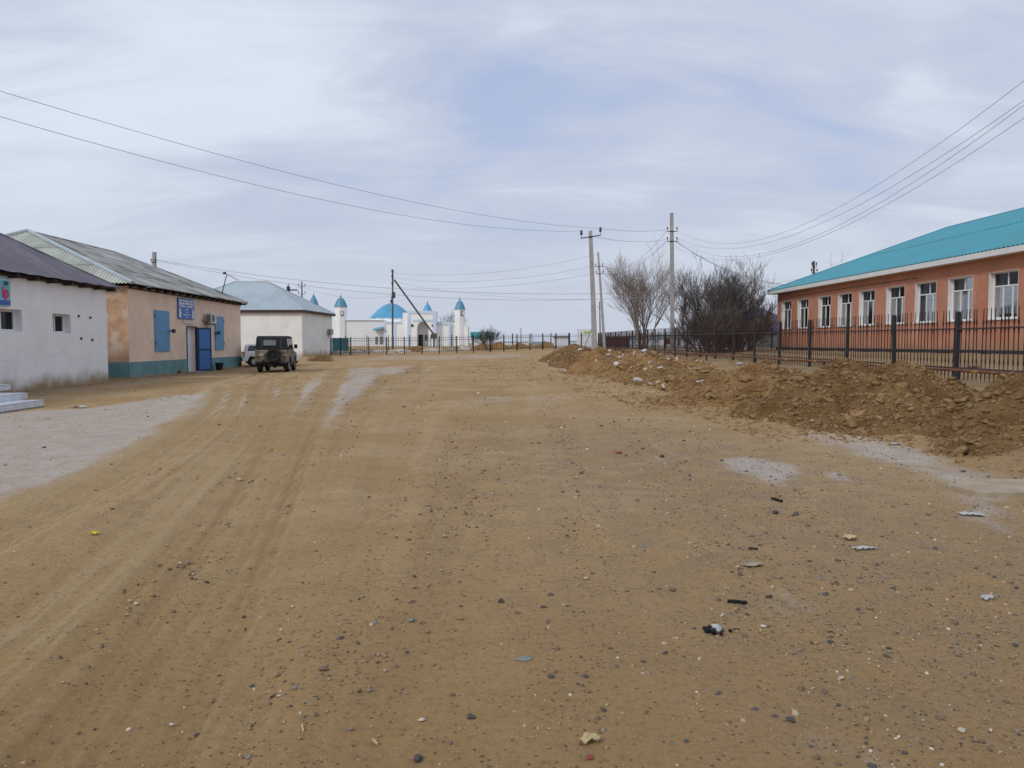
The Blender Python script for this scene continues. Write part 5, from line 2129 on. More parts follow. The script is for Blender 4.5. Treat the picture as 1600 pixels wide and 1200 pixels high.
for k, (y0, y1, s) in enumerate([(398, 426, 0.9), (415, 434, 0.9), (427, 448, 0.7)]):
    wire(['highest', 'middle', 'lowest'][k] + ' of three faint wires from the thin leaning pole to the braced pole', at(933, y0, 70), at(614, y1, 95), s, 0.014, 30)
wire('faint wire from the braced pole to the pole behind the pale blue roof', at(613, 462, 95), at(476, 449, 110), 0.8, 0.016)
wire('faint long wire at mid height running right behind the bare trees', at(613, 440, 95), at(1272, 432, 75), 2.2, 0.014, 40)

# ------------------------------------------------------------------ trees
def grow(mt_, mc, p, d, length, rad, level, maxl, rnd, spread, up, nseg=4, kids=(3, 5), split=2, minr=0.004):
    pts = [p.copy()]
    rads = [rad]
    dirs = []
    q = p.copy()
    dd = d.normalized()
    for i in range(nseg):
        dd = (dd + Vector((rnd.gauss(0, 0.12), rnd.gauss(0, 0.12), rnd.gauss(0, 0.08) + up * 0.12))).normalized()
        q = q + dd * (length / nseg)
        pts.append(q.copy())
        rads.append(max(minr, rad * (1 - 0.62 * (i + 1) / nseg)))
        dirs.append(dd.copy())
    (mt_ if level < split else mc).tube(pts, rads, 6 if level == 0 else (5 if level == 1 else 3), level < 2)
    if level >= maxl:
        return
    n = rnd.randint(*kids)
    for k in range(n):
        t = rnd.uniform(0.25, 1.0) if k < n - 1 else 1.0
        idx = min(nseg - 1, int(t * nseg))
        base = pts[idx].lerp(pts[idx + 1], t * nseg - idx) if idx < nseg else pts[-1]
        if t == 1.0:
            base = pts[-1]
        a = rnd.uniform(0, 2 * math.pi)
        x = Vector((math.cos(a), math.sin(a), 0))
        nd = (dirs[idx] + (x - dirs[idx] * x.dot(dirs[idx])) * spread * rnd.uniform(0.5, 1.2)).normalized()
        grow(mt_, mc, base, nd, length * rnd.uniform(0.5, 0.78), max(minr, rads[idx] * 0.62), level + 1, maxl, rnd, spread, up, nseg - 1 if nseg > 3 else 3, kids, split, minr)


def bare_tree(name, label, cat, x, y, H, stems, lean, maxl, mb_, mtw, seed, spread=0.6, up=0.6, kids=(3, 5), rad=0.09, minr=0.006, z=None, group=None, rbase=0.25):
    rnd = random.Random(seed)
    z = float(G(np.array([x]), np.array([y]))[0]) - 0.05 if z is None else z
    t = thing(name, label, cat, (x, y, z), 0, group)
    a, b = MB(), MB()
    for k in range(stems):
        an = 2 * math.pi * (k + rnd.uniform(-0.3, 0.3)) / stems
        l = lean * rnd.uniform(0.4, 1.15)
        d = Vector((math.cos(an) * l, math.sin(an) * l, 1)).normalized()
        st = Vector((math.cos(an), math.sin(an), 0)) * rbase * rnd.uniform(0.2, 1)
        grow(a, b, st, d, H * rnd.uniform(0.40, 0.52), rad * rnd.uniform(0.7, 1.1), 0, maxl, rnd, spread, up, 4, kids, 2, minr)
    a.build('trunk', MT[mb_], t, fix=False)
    b.build('crown', MT[mtw], t, fix=False)
    return t


bx, by = xy(1003, 62)
bare_tree('bare_tree', 'bare grey tree with fan of upright branches left of the straight pole', 'tree', bx, by, 7.3, 9, 0.30, 4, 'bark', 'twig', 5, 0.50, 0.8, (4, 6), 0.07, 0.005)
for k, (px, Y, H, sd, st, ln, lab) in enumerate([
    (1090, 56, 4.6, 21, 10, 0.65, 'left part of the dark bare thicket, lower and looser'),
    (1122, 52, 5.6, 22, 12, 0.5, 'tallest dark bare bush in the middle of the thicket'),
    (1158, 54, 4.7, 23, 11, 0.45, 'dark bare bush at the right end of the thicket'),
    (1144, 57, 5.3, 24, 10, 0.45, 'dark bare bush at the back of the thicket'),
    (1112, 49.5, 3.0, 25, 16, 0.9, 'low dense bush in front of the thicket, left one'),
    (1150, 50.5, 3.0, 26, 16, 0.9, 'low dense bush in front of the thicket, right one')]):
    bx, by = xy(px, Y)
    bare_tree('bare_bush', lab, 'bush', bx, by, H, st, ln, 4 if H > 4 else 3, 'bark_dark', 'twig_dark', sd, 0.5, 0.6, (3, 5) if H > 4 else (6, 8), 0.055, 0.0065, rbase=0.9, group='dark bare bushes behind the right fence')
bx, by = xy(1190, 68)
bare_tree('bare_bush', 'thin grey bare shrub against the navy roof', 'bush', bx, by, 3.8, 7, 0.4, 3, 'bark', 'twig', 31, 0.5, 0.6, (3, 5), 0.04, 0.007)
bx, by = xy(765, 90)
bare_tree('bare_bush', 'dark round bare bush behind the far fence by the teal-roofed kiosk', 'bush', bx, by, 2.7, 9, 0.5, 3, 'bark_dark', 'twig_dark', 41, 0.6, 0.5, (4, 6), 0.035, 0.008, rbase=0.4)
bx, by = xy(1305, 90)
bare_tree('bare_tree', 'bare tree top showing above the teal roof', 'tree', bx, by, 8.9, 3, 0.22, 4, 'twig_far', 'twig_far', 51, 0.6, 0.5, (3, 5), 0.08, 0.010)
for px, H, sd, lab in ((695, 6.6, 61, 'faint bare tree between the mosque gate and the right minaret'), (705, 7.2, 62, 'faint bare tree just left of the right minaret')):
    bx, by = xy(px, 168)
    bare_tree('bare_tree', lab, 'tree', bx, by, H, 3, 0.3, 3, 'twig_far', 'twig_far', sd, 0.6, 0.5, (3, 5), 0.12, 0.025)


def dry_bush():
    x, y = xy(500, 61)
    z = float(G(np.array([x]), np.array([y]))[0])
    t = thing('dry_bush', 'heap of dry straw-coloured tumbleweed against the white house', 'bush', (x, y, z))
    rnd = random.Random(3)
    a, b = MB(), MB()
    for k in range(420):
        an = rnd.uniform(0, 2 * math.pi)
        rr = rnd.uniform(0, 1) ** 0.6
        p = Vector((math.cos(an) * rr * 1.05, math.sin(an) * rr * 0.8, 0))
        h = 0.78 * (1 - rr * rr) + 0.12
        d = Vector((rnd.gauss(0.25, 0.5) + p.x * 0.4, rnd.gauss(0, 0.5), 1)).normalized()
        q = p + d * h * 0.72
        q2 = q + Vector((rnd.gauss(0, 0.16), rnd.gauss(0, 0.16), rnd.uniform(-0.12, 0.06)))
        a.tube([p, p.lerp(q, 0.5) + Vector((rnd.gauss(0, .06), rnd.gauss(0, .06), 0)), q, q2], [0.012, 0.01, 0.008, 0.005], 3, False)
    a.build('stems', MT['dry'], t, fix=False)


dry_bush()

# small dark dry weeds behind the right fence
for px, Y, lab in ((1430, 23.6, 'small brown dry weed at the foot of the terracotta building, left one'), (1520, 22.6, 'small brown dry weed at the foot of the terracotta building, right one')):
    p = at(px, 552, Y)
    z = float(G(np.array([p.x]), np.array([p.y]))[0])
    t = thing('dry_weed', lab, 'weed', (p.x, p.y, z), 0, 'dry weeds behind the fence')
    a = MB()
    rnd = random.Random(px)
    for k in range(90):
        an = rnd.uniform(0, 6.28)
        l = rnd.uniform(0.1, 0.34)
        d = Vector((math.cos(an) * 1.1, math.sin(an) * 1.1, rnd.uniform(0.2, 0.9))).normalized()
        a.tube([Vector((0, 0, 0)), d * l * 0.5, d * l + Vector((0, 0, -0.02))], [0.006, 0.005, 0.003], 3, False)
    a.build('stems', MT['twig_dark'], t, fix=False)

# ------------------------------------------------------------------ mosque
def mosque():
    D = 150.0
    O = at(660, 540, D)
    O.z = 1.0
    t = thing('mosque', 'white mosque with blue dome, arched gate and small blue gate dome', 'mosque', O)
    S = D / 1200.0
    X = lambda px: (px - 660) * S
    Z = lambda py: (536 - py) * S + 0.6
    # low side hall on the left
    MB().box((X(540), 0.5, -0.3), (X(602), 9, Z(500.5))).build('side_hall', MT['mosque_grey'], t)
    MB().box((X(540), 0.2, Z(500.5)), (X(602) - 0.3, 9, Z(499.6))).build('side_coping', MT['mosque'], t)
    # drum and dome
    mb = MB()
    mb.lathe([(4.3, 0), (4.3, Z(497.5)), (4.4, Z(497.5)), (4.4, Z(496.6))], (X(604), 6.5, 0), 12)
    mb.build('drum', MT['mosque'], t)
    prof = []
    for k in range(13):
        a = k / 12 * math.pi / 2
        q_ = (k / 12) ** 0.8
        prof.append((4.4 * max(0, 1 - q_) ** 0.58 + 0.02, Z(496.6) + 3.2 * q_))
    dome = MB().lathe(prof, (X(604), 6.5, 0), 24).build('dome', MT['dome'], t, smooth=True)
    m2 = MB()
    m2.lathe([(0, 0), (0.12, 0.1), (0.12, 0.3), (0.28, 0.5), (0.28, 0.65), (0.05, 0.85), (0.05, 1.1), (0.12, 1.2), (0.03, 1.4), (0.02, 2.0), (0, 2.05)], (X(604), 6.5, Z(496.6) + 3.05), 10)
    m2.build('finial', MT['insulator'], dome)
    m2 = MB()
    for k in range(14):
        a0, a1 = (k / 14 * 1.6 + 0.7) * math.pi, ((k + 1) / 14 * 1.6 + 0.7) * math.pi
        m2.tube([(X(604) + .2 * math.cos(a0), 6.5, Z(496.6) + 5.1 + .2 * math.sin(a0)), (X(604) + .2 * math.cos(a1), 6.5, Z(496.6) + 5.1 + .2 * math.sin(a1))], 0.03, 4)
    m2.build('crescent', MT['insulator'], dome)
    # left wing of the front
    MB().box((X(600), 0, -0.3), (X(637), 5, Z(503))).build('left_wing', MT['mosque'], t)
    mb = MB()
    for p in (600, 616, 630):
        mb.box((X(p), -0.12, -0.3), (X(p + 3), 0.0, Z(505)))
    mb.box((X(600), -0.13, Z(505.5)), (X(637), 0, Z(502.5)))
    mb.build('blue_trim', MT['mosque_blue'], t)
    mb = MB()
    mb.add([(X(584), -0.8, Z(516.5)), (X(600), -0.8, Z(513.5)), (X(600), 0.6, Z(510.5)), (X(584), 0.6, Z(513.5)),
            (X(584), -0.8, Z(515.5)), (X(600), -0.8, Z(512.5)), (X(600), 0.6, Z(509.5)), (X(584), 0.6, Z(512.5))],
           [(0, 3, 2, 1), (4, 5, 6, 7), (0, 1, 5, 4), (1, 2, 6, 5), (2, 3, 7, 6), (3, 0, 4, 7)])
    mb.build('porch_roof', MT['dome'], t)
    for p0, p1 in ((586, 590), (593, 598)):
        MB().box((X(p0), 0.44, Z(538)), (X(p1), 0.49, Z(526))).build('window', MT['far_grey'], t)
    # gate: a slab with a pointed arch cut through
    x0, x1, zt = X(638), X(682.5), Z(486.5)
    xc = X(661.5)
    hw = X(670.5) - xc
    zs, za = Z(517), Z(503)
    arch = [(xc - hw, -0.3)]
    for k in range(9):
        a = k / 8
        arch.append((xc - hw * math.cos(a * math.pi / 2) ** 0.75, zs + (za - zs) * math.sin(a * math.pi / 2) ** 0.95 if k < 8 else za))
    right = [(2 * xc - x, z) for x, z in reversed(arch[:-1])]
    arch = arch + right
    poly = [(x0, -0.3)] + arch + [(x1, -0.3), (x1, zt), (x0, zt)]
    n = len(poly)
    mb = MB()
    vs = [(p[0], -1.0, p[1]) for p in poly] + [(p[0], 3.0, p[1]) for p in poly]
    mb.add(vs, [tuple(range(n)), tuple(range(2 * n - 1, n - 1, -1))] + [(i, (i + 1) % n, n + (i + 1) % n, n + i) for i in range(n)])
    gate = mb.build('gate', MT['mosque'], t)
    m2 = MB()
    m2.box((x0 - 0.02, -1.1, zt - 0.55), (x1 + 0.02, -1.003, zt + 0.02))
    m2.box((x0 - 0.02, -1.1, -0.3), (x0 + 0.62, -1.003, zt - 0.55))
    m2.box((x1 - 0.62, -1.1, -0.3), (x1 + 0.02, -1.003, zt - 0.55))
    m2.box((xc - hw - 0.75, -1.1, za + 0.05), (xc + hw + 0.75, -1.003, za + 0.45))
    m2.build('trim', MT['mosque_blue'], gate)
    m2 = MB()
    for s in (-1, 1):
        m2.lathe([(0, -0.06), (0.28, -0.06), (0.28, 0.0), (0, 0.0)], (xc + s * 2.0, -1.003, Z(509)), 10, 'y')
    m2.build('rosette', MT['insulator'], gate)
    m2 = MB()
    m2.box((xc - hw - 0.2, 1.6, -0.3), (xc + hw + 0.2, 1.8, za + 0.1))
    m2.build('niche_wall', MT['mosque_grey'], gate)
    m2 = MB()
    m2.box((xc - hw + 0.05, 1.4, -0.2), (xc - 0.25, 1.58, Z(523)))
    m2.build('door', MT['black'], gate)
    m2 = MB()
    m2.box((xc + 0.15, 1.45, Z(532)), (xc + 0.65, 1.58, Z(523)))
    m2.build('window', MT['far_grey'], gate)
    MB().box((X(630), -0.4, -0.3), (x0 - 0.02, 3.0, Z(489))).build('gate_buttress', MT['mosque'], t)
    prof = []
    for k in range(10):
        a = k / 9 * math.pi / 2
        q_ = (k / 9) ** 0.8
        prof.append((0.93 * max(0, 1 - q_) ** 0.5 + 0.01, 1.5 * q_))
    gd = MB().lathe(prof, (X(667), 1.4, zt), 16).build('gate_dome', MT['dome'], t, smooth=True)
    MB().lathe([(0, 0), (0.08, 0.05), (0.13, 0.25), (0.03, 0.35), (0.02, 0.75), (0, 0.76)], (X(667), 1.4, zt + 1.45), 8).build('finial', MT['insulator'], gd)
    # right wing
    MB().box((X(682.7), 0.2, -0.3), (X(704), 4, Z(504))).build('right_wing', MT['mosque'], t)
    mb = MB()
    mb.box((X(683), 0.05, Z(507.5)), (X(704), 0.198, Z(503)))
    mb.box((X(701), 0.05, -0.3), (X(704), 0.198, Z(507.5)))
    mb.build('blue_trim', MT['mosque_blue'], t)
    mb = MB()
    mb.box((X(704.2), 0.6, -0.3), (X(731), 5, Z(511)))
    mb.box((X(704.2), 1.2, Z(511)), (X(712), 5, Z(504)))
    mb.build('right_block', MT['mosque_grey'], t)
    return t, S, O


mq, S_, O_ = mosque()


def minaret(label, px, half, ydome0, ydome1, base_l, base_r, ybase, open_px, D=150.0, mirror=1):
    O = at(px, 540, D + 1)
    O.z = 1.0
    t = thing('minaret', label, 'minaret', O, 0, 'blue domed minarets of the mosque')
    Z = lambda py: (536 - py) * D / 1200 + 0.6
    r = half * D / 1200
    zt = Z(ydome0)
    # polygonal shaft with a pierced lantern window
    mb = MB()
    mb.lathe([(r * 1.02, -0.3), (r, zt - 0.08), (r * 1.05, zt - 0.08), (r * 1.05, zt)], (0, 0, 0), 8)
    mb.build('shaft', MT['mosque'], t)
    wx = (open_px - px) * D / 1200
    yy = -math.sqrt(max(0.01, r * r - wx * wx)) * 0.985
    an = math.atan2(wx, -yy)
    M4 = Matrix.Translation((wx, yy, Z(489.7))) @ Matrix.Rotation(an, 4, 'Z')
    m2 = MB()
    m2.box((-0.26, -0.10, -0.48), (0.26, 0.2, 0.48), mtx=M4)
    w_ = m2.build('window', MT['far_grey'], t)
    m2 = MB()
    m2.box((-0.05 * mirror - 0.12, -0.14, -0.3), (-0.05 * mirror + 0.2, -0.105, 0.36), mtx=M4)
    m2.build('pane', MT['print_white'], w_)
    prof = []
    H = (ydome0 - ydome1) * D / 1200
    for k in range(11):
        a = k / 10 * math.pi / 2
        q_ = (k / 10) ** 0.8
        prof.append((r * 1.1 * max(0, 1 - q_) ** 0.47 + 0.01, H * q_))
    d = MB().lathe(prof, (0, 0, zt + 0.002), 16).build('dome', MT['dome2'], t, smooth=True)
    MB().lathe([(0, 0), (0.09, 0.05), (0.15, 0.25), (0.03, 0.38), (0.02, 0.85), (0, 0.86)], (0, 0, zt + H - 0.03), 8).build('finial', MT['insulator'], d)
    MB().box(((base_l - px) * D / 1200, -r * 0.6, -0.3), ((base_r - px) * D / 1200, 2.0, Z(ybase))).build('base_block', MT['mosque'], t)


minaret('left minaret with small blue dome, next to the white house roof', 533.3, 9.6, 479.7, 464.5, 515, 531, 498, 537)
minaret('right minaret with small blue dome at the end of the mosque', 718.8, 7.9, 483.5, 469, 711.5, 731.5, 509.5, 722.5, mirror=-1)
p = at(504, 540, 170)
t = thing('minaret', 'tip of a far blue minaret dome above the pale blue roof edge', 'minaret', (at(491, 540, 165).x, 165, 1.0), 0, 'blue domed minarets of the mosque')
MB().lathe([(1.0, -0.3), (1.0, 8.4)], (0, 0, 0), 8).build('shaft', MT['mosque'], t)
MB().lathe([(1.1, 8.4), (1.0, 9.0), (0.7, 9.8), (0.3, 10.6), (0.02, 11.1), (0.015, 11.6)], (0, 0, 0), 12).build('dome', MT['dome2'], t, smooth=True)

# ------------------------------------------------------------------ far village
def hut(name, label, cat, px0, px1, ytop, D, m, roof=None, roof_h=0.4, depth=5, wins=(), zb=0.95, ridge=0.0, over=0.15, bottom=None):
    a = at(px0, ytop, D)
    b = at(px1, ytop, D)
    W = b.x - a.x
    t = thing(name, label, cat, (a.x, D, zb))
    H = a.z - zb
    z0 = -0.3 if bottom is None else bottom
    MB().box((0, 0, z0), (W, depth, H - roof_h)).build('wall', MT[m], t)
    if roof:
        if ridge:
            mb = MB()
            o = over
            hz_ = H - roof_h
            mb.add([(-o, -o, hz_), (W + o, -o, hz_), (W + o, depth + o, hz_), (-o, depth + o, hz_), (min(W / 2, ridge), depth / 2, H), (max(W / 2, W - ridge), depth / 2, H)],
                   [(0, 1, 5, 4), (2, 3, 4, 5), (1, 2, 5), (3, 0, 4), (0, 3, 2, 1)])
            mb.build('roof', MT[roof], t)
        else:
            MB().box((-over, -over, H - roof_h), (W + over, depth + over, H)).build('roof', MT[roof], t)
    for (p0, p1, q0, q1, mm, nm) in wins:
        A = at(p0, q0, D)
        B = at(p1, q1, D)
        MB().box((A.x - a.x, -0.06, B.z - zb), (B.x - a.x, -0.003, A.z - zb)).build(nm, MT[mm], t)
    return t


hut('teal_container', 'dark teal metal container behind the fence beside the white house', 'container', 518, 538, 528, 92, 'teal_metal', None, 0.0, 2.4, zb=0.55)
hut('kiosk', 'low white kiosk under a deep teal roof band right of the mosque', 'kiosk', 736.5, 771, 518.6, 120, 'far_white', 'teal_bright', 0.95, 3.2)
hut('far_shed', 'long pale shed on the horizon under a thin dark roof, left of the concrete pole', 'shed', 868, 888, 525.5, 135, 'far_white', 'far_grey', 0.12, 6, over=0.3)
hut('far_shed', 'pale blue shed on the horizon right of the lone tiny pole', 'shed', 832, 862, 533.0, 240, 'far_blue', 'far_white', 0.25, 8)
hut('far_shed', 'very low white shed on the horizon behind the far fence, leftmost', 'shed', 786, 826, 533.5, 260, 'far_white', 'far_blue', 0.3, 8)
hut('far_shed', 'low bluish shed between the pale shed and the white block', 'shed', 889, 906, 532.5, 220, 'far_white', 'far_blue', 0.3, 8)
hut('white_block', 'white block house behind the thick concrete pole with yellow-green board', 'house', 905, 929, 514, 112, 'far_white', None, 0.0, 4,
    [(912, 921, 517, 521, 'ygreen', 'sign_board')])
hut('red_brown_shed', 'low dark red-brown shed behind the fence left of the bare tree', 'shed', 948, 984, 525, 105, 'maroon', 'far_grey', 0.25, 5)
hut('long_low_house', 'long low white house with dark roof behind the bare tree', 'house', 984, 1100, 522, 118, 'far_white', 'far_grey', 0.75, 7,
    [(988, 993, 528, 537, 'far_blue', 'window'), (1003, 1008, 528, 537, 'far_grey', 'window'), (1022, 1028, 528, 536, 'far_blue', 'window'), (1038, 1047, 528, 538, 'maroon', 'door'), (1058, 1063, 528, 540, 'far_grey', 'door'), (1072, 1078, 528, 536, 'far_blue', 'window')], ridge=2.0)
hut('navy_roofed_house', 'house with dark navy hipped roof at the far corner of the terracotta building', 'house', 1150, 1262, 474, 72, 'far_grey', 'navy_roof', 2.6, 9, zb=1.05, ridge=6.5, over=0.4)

# small soil heaps behind the far fence
for i, (px, Y, rx, h, lab, so) in enumerate([
    (851, 96, 1.5, 0.85, 'brown heap behind the far fence, rightmost of the row', 'soil'),
    (812, 96, 1.5, 0.75, 'brown heap behind the far fence below the lone tiny pole', 'soil'),
    (778, 95, 1.5, 0.85, 'brown heap right of the dark round bush', 'soil'),
    (752, 94, 1.7, 0.80, 'brown heap left of the dark round bush', 'soil'),
    (722, 94, 1.5, 0.70, 'pale heap behind the far fence below the right minaret', 'soil_pale'),
    (706, 93, 1.9, 0.50, 'low pale rubble heap right of the mosque gate', 'soil_pale'),
    (650, 92, 1.8, 0.62, 'brown heap before the arched mosque gate', 'soil'),
    (672, 92, 2.2, 0.45, 'low pale heap below the diagonal brace', 'soil_pale'),
    (622, 90, 2.4, 0.42, 'low pale heap at the foot of the braced pole', 'soil_pale'),
    (588, 89, 2.6, 0.40, 'low pale rubble heap left of the braced pole', 'soil_pale'),
    (556, 87, 2.4, 0.42, 'low pale rubble heap before the left minaret', 'soil_pale'),
    (528, 86, 1.8, 0.35, 'low pale heap in front of the teal container', 'soil_pale')]):
    x, y = xy(px, Y)
    mound(lab, [(x, y, rx, 1.6, h, 0.1 * i)], 'soil heaps behind the far fence', 0.14, 6, 260, so, 0.07, (0.1, 0.24), seed=60 + i, tex=0.8)

# ------------------------------------------------------------------ vehicles
def wheel(parent, c, r, w, name='wheel', axis='x', rim_m='rim', side=1):
    mb = MB()
    h = w / 2
    prof = [(r * 0.58, -h * 0.8), (r * 0.72, -h), (r * 0.93, -h), (r, -h * 0.7), (r, h * 0.7), (r * 0.93, h), (r * 0.72, h), (r * 0.58, h * 0.8)]
    mb.lathe(prof, c, 28, axis)
    wh_ = mb.build(name, MT['rubber'], parent, smooth=False)
    m2 = MB()
    m2.lathe([(r * 0.6, h * 0.8 * side), (r * 0.55, h * 0.55 * side), (r * 0.3, h * 0.35 * side), (r * 0.24, h * 0.75 * side), (0.001, h * 0.8 * side)], c, 20, axis)
    m2.lathe([(r * 0.6, -h * 0.8 * side), (r * 0.5, -h * 0.3 * side), (0.001, -h * 0.2 * side)], c, 16, axis)
    m2.build('rim', MT[rim_m], wh_)
    m3 = MB()
    for k in range(26):
        a = 2 * math.pi * k / 26
        M4 = Matrix.Translation(c) @ (Matrix.Rotation(a, 4, 'X') if axis == 'x' else Matrix.Rotation(a, 4, 'Y'))
        if axis == 'x':
            m3.box((-h * 0.72, -0.018, r * 0.985), (h * 0.72, 0.018, r * 1.022), mtx=M4)
        else:
            m3.box((-0.018, -h * 0.72, r * 0.985), (0.018, h * 0.72, r * 1.022), mtx=M4)
    m3.build('tread', MT['rubber'], wh_)
    return wh_


def jeep():
    x, y = GP(424.5, 582.0)
    z = g1(x, y)
    t = thing('off_road_car', 'beige dirty off-road car with charcoal canvas top, seen from behind', 'off-road car', (x, y, z), R(8.0))
    r = 0.385
    ya, yb = 0.78, 3.1      # axles
    def arch(yc, rr=0.47, z0=0.56, n=9, zc=0.42):
        pts = []
        for k in range(n + 1):
            a = math.pi * k / n
            zz = zc + rr * math.sin(a)
            pts.append((yc + rr * math.cos(a), max(z0, zz)))
        return pts
    # tub with wheel arches (profile in y,z)
    prof = [(0.0, 0.56)] + list(reversed(arch(ya))) + [(1.4, 0.5), (2.45, 0.5), (2.45, 1.20), (2.42, 1.24), (0.03, 1.24), (0.0, 1.20)]
    mb = MB()
    mb.prism(prof, -0.86, 0.86)
    body = mb.build('body', MT['uaz'], t, bevel=0.03)
    # front clip
    prof = [(2.45, 0.5), (2.6, 0.56)] + list(reversed(arch(yb, 0.46))) + [(3.62, 0.58), (3.72, 0.62), (3.72, 1.0), (3.6, 1.07), (2.45, 1.16)]
    MB().prism(prof, -0.84, 0.84).build('front_fender', MT['uaz'], t, bevel=0.04)
    MB().prism([(2.45, 1.0), (3.74, 0.95), (3.74, 1.1), (3.6, 1.17), (2.45, 1.25)], -0.52, 0.52).build('bonnet', MT['uaz'], t, bevel=0.03)

    def taper(p):
        k = max(0.0, (p[2] - 1.24) / 0.75)
        return (p[0] * (1 - 0.07 * k), p[1], p[2])
    top = [(0.0, 1.243), (0.02, 1.6), (0.06, 1.88), (0.14, 1.965), (0.30, 1.99), (1.2, 2.0), (2.1, 1.975), (2.24, 1.93), (2.42, 1.243)]
    MB().prism(top, -0.845, 0.845, taper).build('canvas_top', MT['softtop'], t, bevel=0.05)
    # seams on the canvas back
    mb = MB()
    for sx in (-0.52, 0.52):
        mb.tube([(sx, -0.012, 1.26), (sx * 0.99, 0.008, 1.6), (sx * 0.97, 0.045, 1.86)], 0.010, 5)
    mb.build('canvas_seam', MT['celluloid'], t)
    mb = MB()
    P = []
    w_, h_, c = 0.33, 0.15, 0.06
    for (cx_, cz_, a0) in ((w_ - c, h_ - c, 0), (-w_ + c, h_ - c, 90), (-w_ + c, -h_ + c, 180), (w_ - c, -h_ + c, 270)):
        for k in range(5):
            a = R(a0 + k * 22.5)
            P.append((cx_ + c * math.cos(a) - 0.08, cz_ + c * math.sin(a) + 1.62))
    n = len(P)
    mb.add([(p[0], -0.004 + (p[1] - 1.5) * 0.13 - 0.02, p[1]) for p in P] + [(p[0], 0.03 + (p[1] - 1.5) * 0.13, p[1]) for p in P],
           [tuple(range(n))] + [(i, (i + 1) % n, n + (i + 1) % n, n + i) for i in range(n)])
    mb.build('rear_window', MT['celluloid'], t)
    # side windows in the canvas, both sides
    for s in (-1, 1):
        for (a0, a1, b0, b1) in ((0.22, 0.72, 1.42, 1.84), (0.88, 1.45, 1.36, 1.85), (1.58, 2.2, 1.36, 1.84)):
            f = lambda z: s * (0.845 * (1 - 0.07 * (z - 1.24) / 0.75) + 0.006)
            sh = 0.12 if a1 > 2 else 0
            m2 = MB()
            m2.add([(f(b0), a0, b0), (f(b0), a1 + sh, b0), (f(b1), a1 - 0.02, b1), (f(b1), a0, b1)], [(0, 1, 2, 3)])
            m2.build('side_window', MT['carglass'], t)
        # doors
        for (a0, a1) in ((1.32, 1.9), (1.93, 2.43)):
            m2 = MB()
            xs = s * 0.862
            m2.box((min(xs, xs + s * 0.012), a0, 0.55), (max(xs, xs + s * 0.012), a1, 1.22))
            dr = m2.build('door', MT['uaz'], t, bevel=0.01)
            m3 = MB()
            m3.box((min(xs + s * .012, xs + s * 0.05), a0 + 0.06, 1.08), (max(xs + s * .012, xs + s * 0.05), a0 + 0.17, 1.11))
            m3.build('handle', MT['steel_dark'], dr)
        m2 = MB()
        m2.tube([(s * 0.85, 2.3, 1.28), (s * 0.98, 2.34, 1.38)], 0.012, 5)
        m2.box((s * 0.98 - 0.09, 2.31, 1.30), (s * 0.98 + 0.09, 2.36, 1.53))
        m2.build('wing_mirror', MT['black'], t)
        m2 = MB()
        m2.box((s * 0.70 - 0.075, -0.045, 0.80), (s * 0.70 + 0.075, -0.003, 0.89))
        tl = m2.build('tail_light', MT['redlens'], t)
        m2 = MB()
        m2.box((s * 0.66 - 0.18, -0.14, 0.46), (s * 0.66 + 0.18, -0.04, 0.57))
        m2.build('bumper', MT['black'], t, bevel=0.015)
        m2 = MB()
        m2.box((s * 0.70 - 0.13, 0.28, 0.18), (s * 0.70 + 0.13, 0.30, 0.56))
        m2.build('mud_flap', MT['black'], t)
        # arch lip
        m2 = MB()
        m2.tube([(s * 0.865, p[0], p[1]) for p in arch(ya, 0.475)], 0.016, 5)
        m2.build('wheel_arch', MT['uaz'], t)
    # tailgate
    mb = MB()
    mb.box((-0.66, -0.022, 0.64), (0.66, -0.003, 1.19))
    tg = mb.build('tailgate', MT['uaz'], t, bevel=0.008)
    mb = MB()
    for xx in (-0.5, -0.2, 0.2, 0.5):
        mb.box((xx - 0.018, -0.034, 0.68), (xx + 0.018, -0.022, 1.15))
    mb.build('rib', MT['uaz'], tg)
    mb = MB()
    for xx in (-0.42, 0.46):
        mb.box((xx - 0.05, -0.05, 0.60), (xx + 0.05, -0.02, 0.68))
    mb.build('hinge', MT['steel_dark'], tg)
    mb = MB()
    mb.box((-0.62, -0.04, 0.93), (-0.40, -0.026, 1.03))
    mb.build('number_plate', MT['rim'], tg)
    wheel(t, (0.13, -0.16, 0.93), 0.375, 0.2, 'spare_wheel', 'y', 'rubber', -1)
    MB().box((0.05, -0.1, 0.85), (0.21, -0.024, 1.0)).build('spare_bracket', MT['steel_dark'], t)
    # chassis underneath
    mb = MB()
    mb.box((-0.42, -0.02, 0.40), (-0.32, 3.6, 0.50))
    mb.box((0.32, -0.02, 0.40), (0.42, 3.6, 0.50))
    mb.box((-0.5, 0.1, 0.36), (0.5, 0.45, 0.55))
    mb.box((-0.8, 1.25, 0.36), (0.8, 2.5, 0.52))
    for yy in (ya, yb):
        mb.tube([(-0.72, yy, 0.385), (0.72, yy, 0.385)], 0.055, 8)
        mb.lathe([(0, -0.14), (0.13, -0.1), (0.15, 0.0), (0.13, 0.1), (0, 0.14)], (0.05, yy, 0.38), 10, 'y')
    mb.tube([(0.3, 0.02, 0.38), (0.3, 0.9, 0.38), (0.15, 2.2, 0.42)], 0.03, 6)
    mb.build('chassis', MT['black'], t)
    for s in (-1, 1):
        for yy in (ya, yb):
            wheel(t, (s * 0.73, yy, r), r, 0.20, 'wheel', 'x', 'rim', s)
    mb = MB()
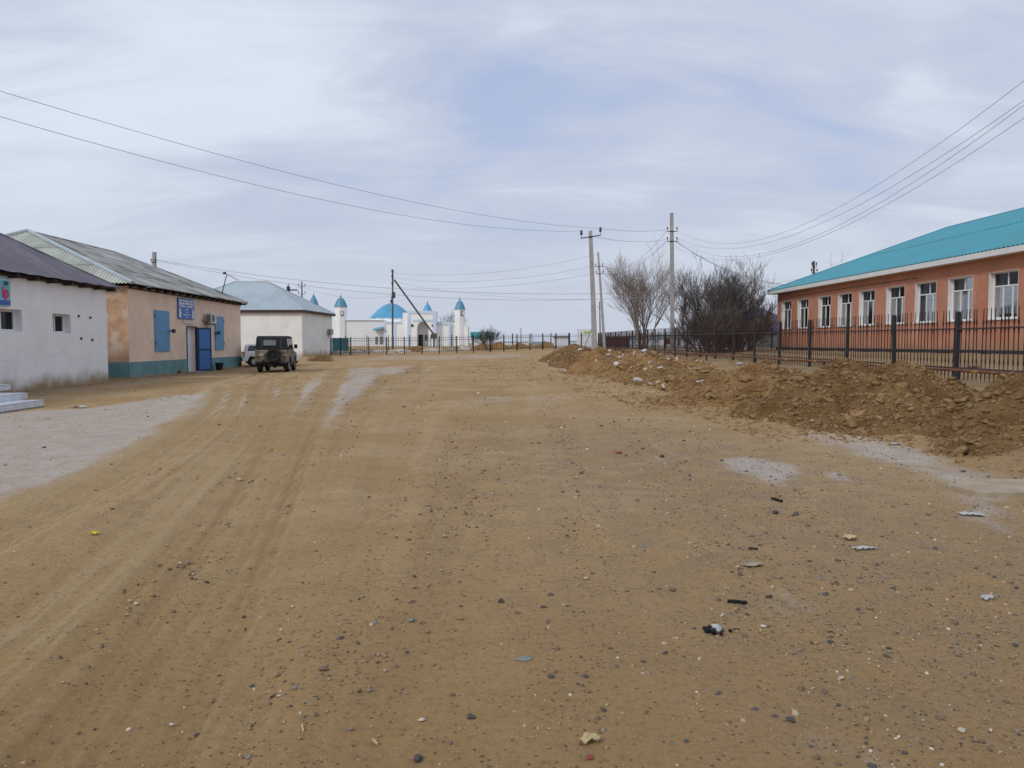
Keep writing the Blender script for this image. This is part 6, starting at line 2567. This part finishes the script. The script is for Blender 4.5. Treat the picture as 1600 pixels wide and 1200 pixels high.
    mb.add([(-0.78, 2.44, 1.26), (0.78, 2.44, 1.26), (0.74, 2.28, 1.88), (-0.74, 2.28, 1.88), (-0.78, 2.50, 1.26), (0.78, 2.50, 1.26), (0.74, 2.34, 1.88), (-0.74, 2.34, 1.88)],
           [(0, 3, 2, 1), (4, 5, 6, 7), (0, 1, 5, 4), (1, 2, 6, 5), (2, 3, 7, 6), (3, 0, 4, 7)])
    mb.build('windscreen', MT['carglass'], t)


jeep()


def white_car():
    x, y = GP(380.5, 572.5)
    z = g1(x, y)
    t = thing('white_estate_car', 'white estate car half hidden behind the off-road car', 'car', (x, y, z), R(-66))
    # local: y forward, x right; seen mainly from its left-rear side
    r = 0.33
    ya, yb = 0.62, 2.82
    def arch(yc, rr=0.4, zc=0.36, n=9, z0=0.36):
        return [(yc - rr * math.cos(math.pi * k / n), max(z0, zc + rr * math.sin(math.pi * k / n))) for k in range(n + 1)]
    prof = [(0.0, 0.38)] + arch(ya) + [(1.4, 0.24), (2.2, 0.24)] + arch(yb) + [(3.4, 0.36), (3.48, 0.5), (3.42, 0.78), (2.75, 0.95), (0.05, 1.0), (-0.04, 0.8)]
    MB().prism(prof, -0.85, 0.85).build('body', MT['carwhite'], t, bevel=0.05)

    def taper(p):
        k = max(0, (p[2] - 0.95) / 0.5)
        return (p[0] * (1 - 0.14 * k), p[1], p[2])
    MB().prism([(0.05, 0.97), (0.14, 1.38), (0.26, 1.46), (1.9, 1.49), (2.15, 1.42), (2.75, 0.94)], -0.82, 0.82, taper).build('cabin', MT['carwhite'], t, bevel=0.05)
    for s in (-1, 1):
        f = lambda z: s * (0.82 * (1 - 0.14 * (z - 0.95) / 0.5) + 0.008)
        for (a0, a1, b0, b1) in ((0.18, 0.86, 0.30, 0.84), (0.96, 1.5, 0.94, 1.48), (1.58, 2.42, 1.56, 2.05)):
            m2 = MB()
            m2.add([(f(1.02), a0, 1.02), (f(1.02), a1, 1.02), (f(1.36), b1, 1.36), (f(1.36), b0, 1.36)], [(0, 1, 2, 3)])
            m2.build('side_window', MT['carglass'], t)
        m2 = MB()
        m2.box((s * 0.93 - 0.09, 2.2, 0.98), (s * 0.93 + 0.09, 2.33, 1.12))
        m2.build('wing_mirror', MT['carwhite'], t, bevel=0.02)
        m2 = MB()
        m2.box((s * 0.73 - 0.11, -0.06, 0.75), (s * 0.73 + 0.11, 0.03, 0.95))
        m2.build('tail_light', MT['redlens'], t, bevel=0.01)
        for yy in (ya, yb):
            wheel(t, (s * 0.74, yy, r), r, 0.2, 'wheel', 'x', 'rim', s)
        for a in (0.91, 1.54, 2.5):
            m2 = MB()
            xs = s * 0.852
            m2.box((min(xs, xs + s * 0.003), a, 0.36), (max(xs, xs + s * 0.003), a + 0.012, 0.96))
            m2.build('door_gap', MT['black'], t)
    m2 = MB()
    m2.add([(-0.66, 0.045, 1.04), (0.66, 0.045, 1.04), (0.6, 0.118, 1.36), (-0.6, 0.118, 1.36)], [(0, 1, 2, 3)])
    m2.build('rear_window', MT['carglass'], t)
    m2 = MB()
    m2.box((-0.84, -0.10, 0.36), (0.84, 0.02, 0.60))
    m2.build('bumper', MT['carwhite'], t, bevel=0.04)
    m2 = MB()
    m2.box((-0.78, 0.2, 0.2), (0.78, 3.35, 0.34))
    m2.build('underbody', MT['black'], t)


white_car()
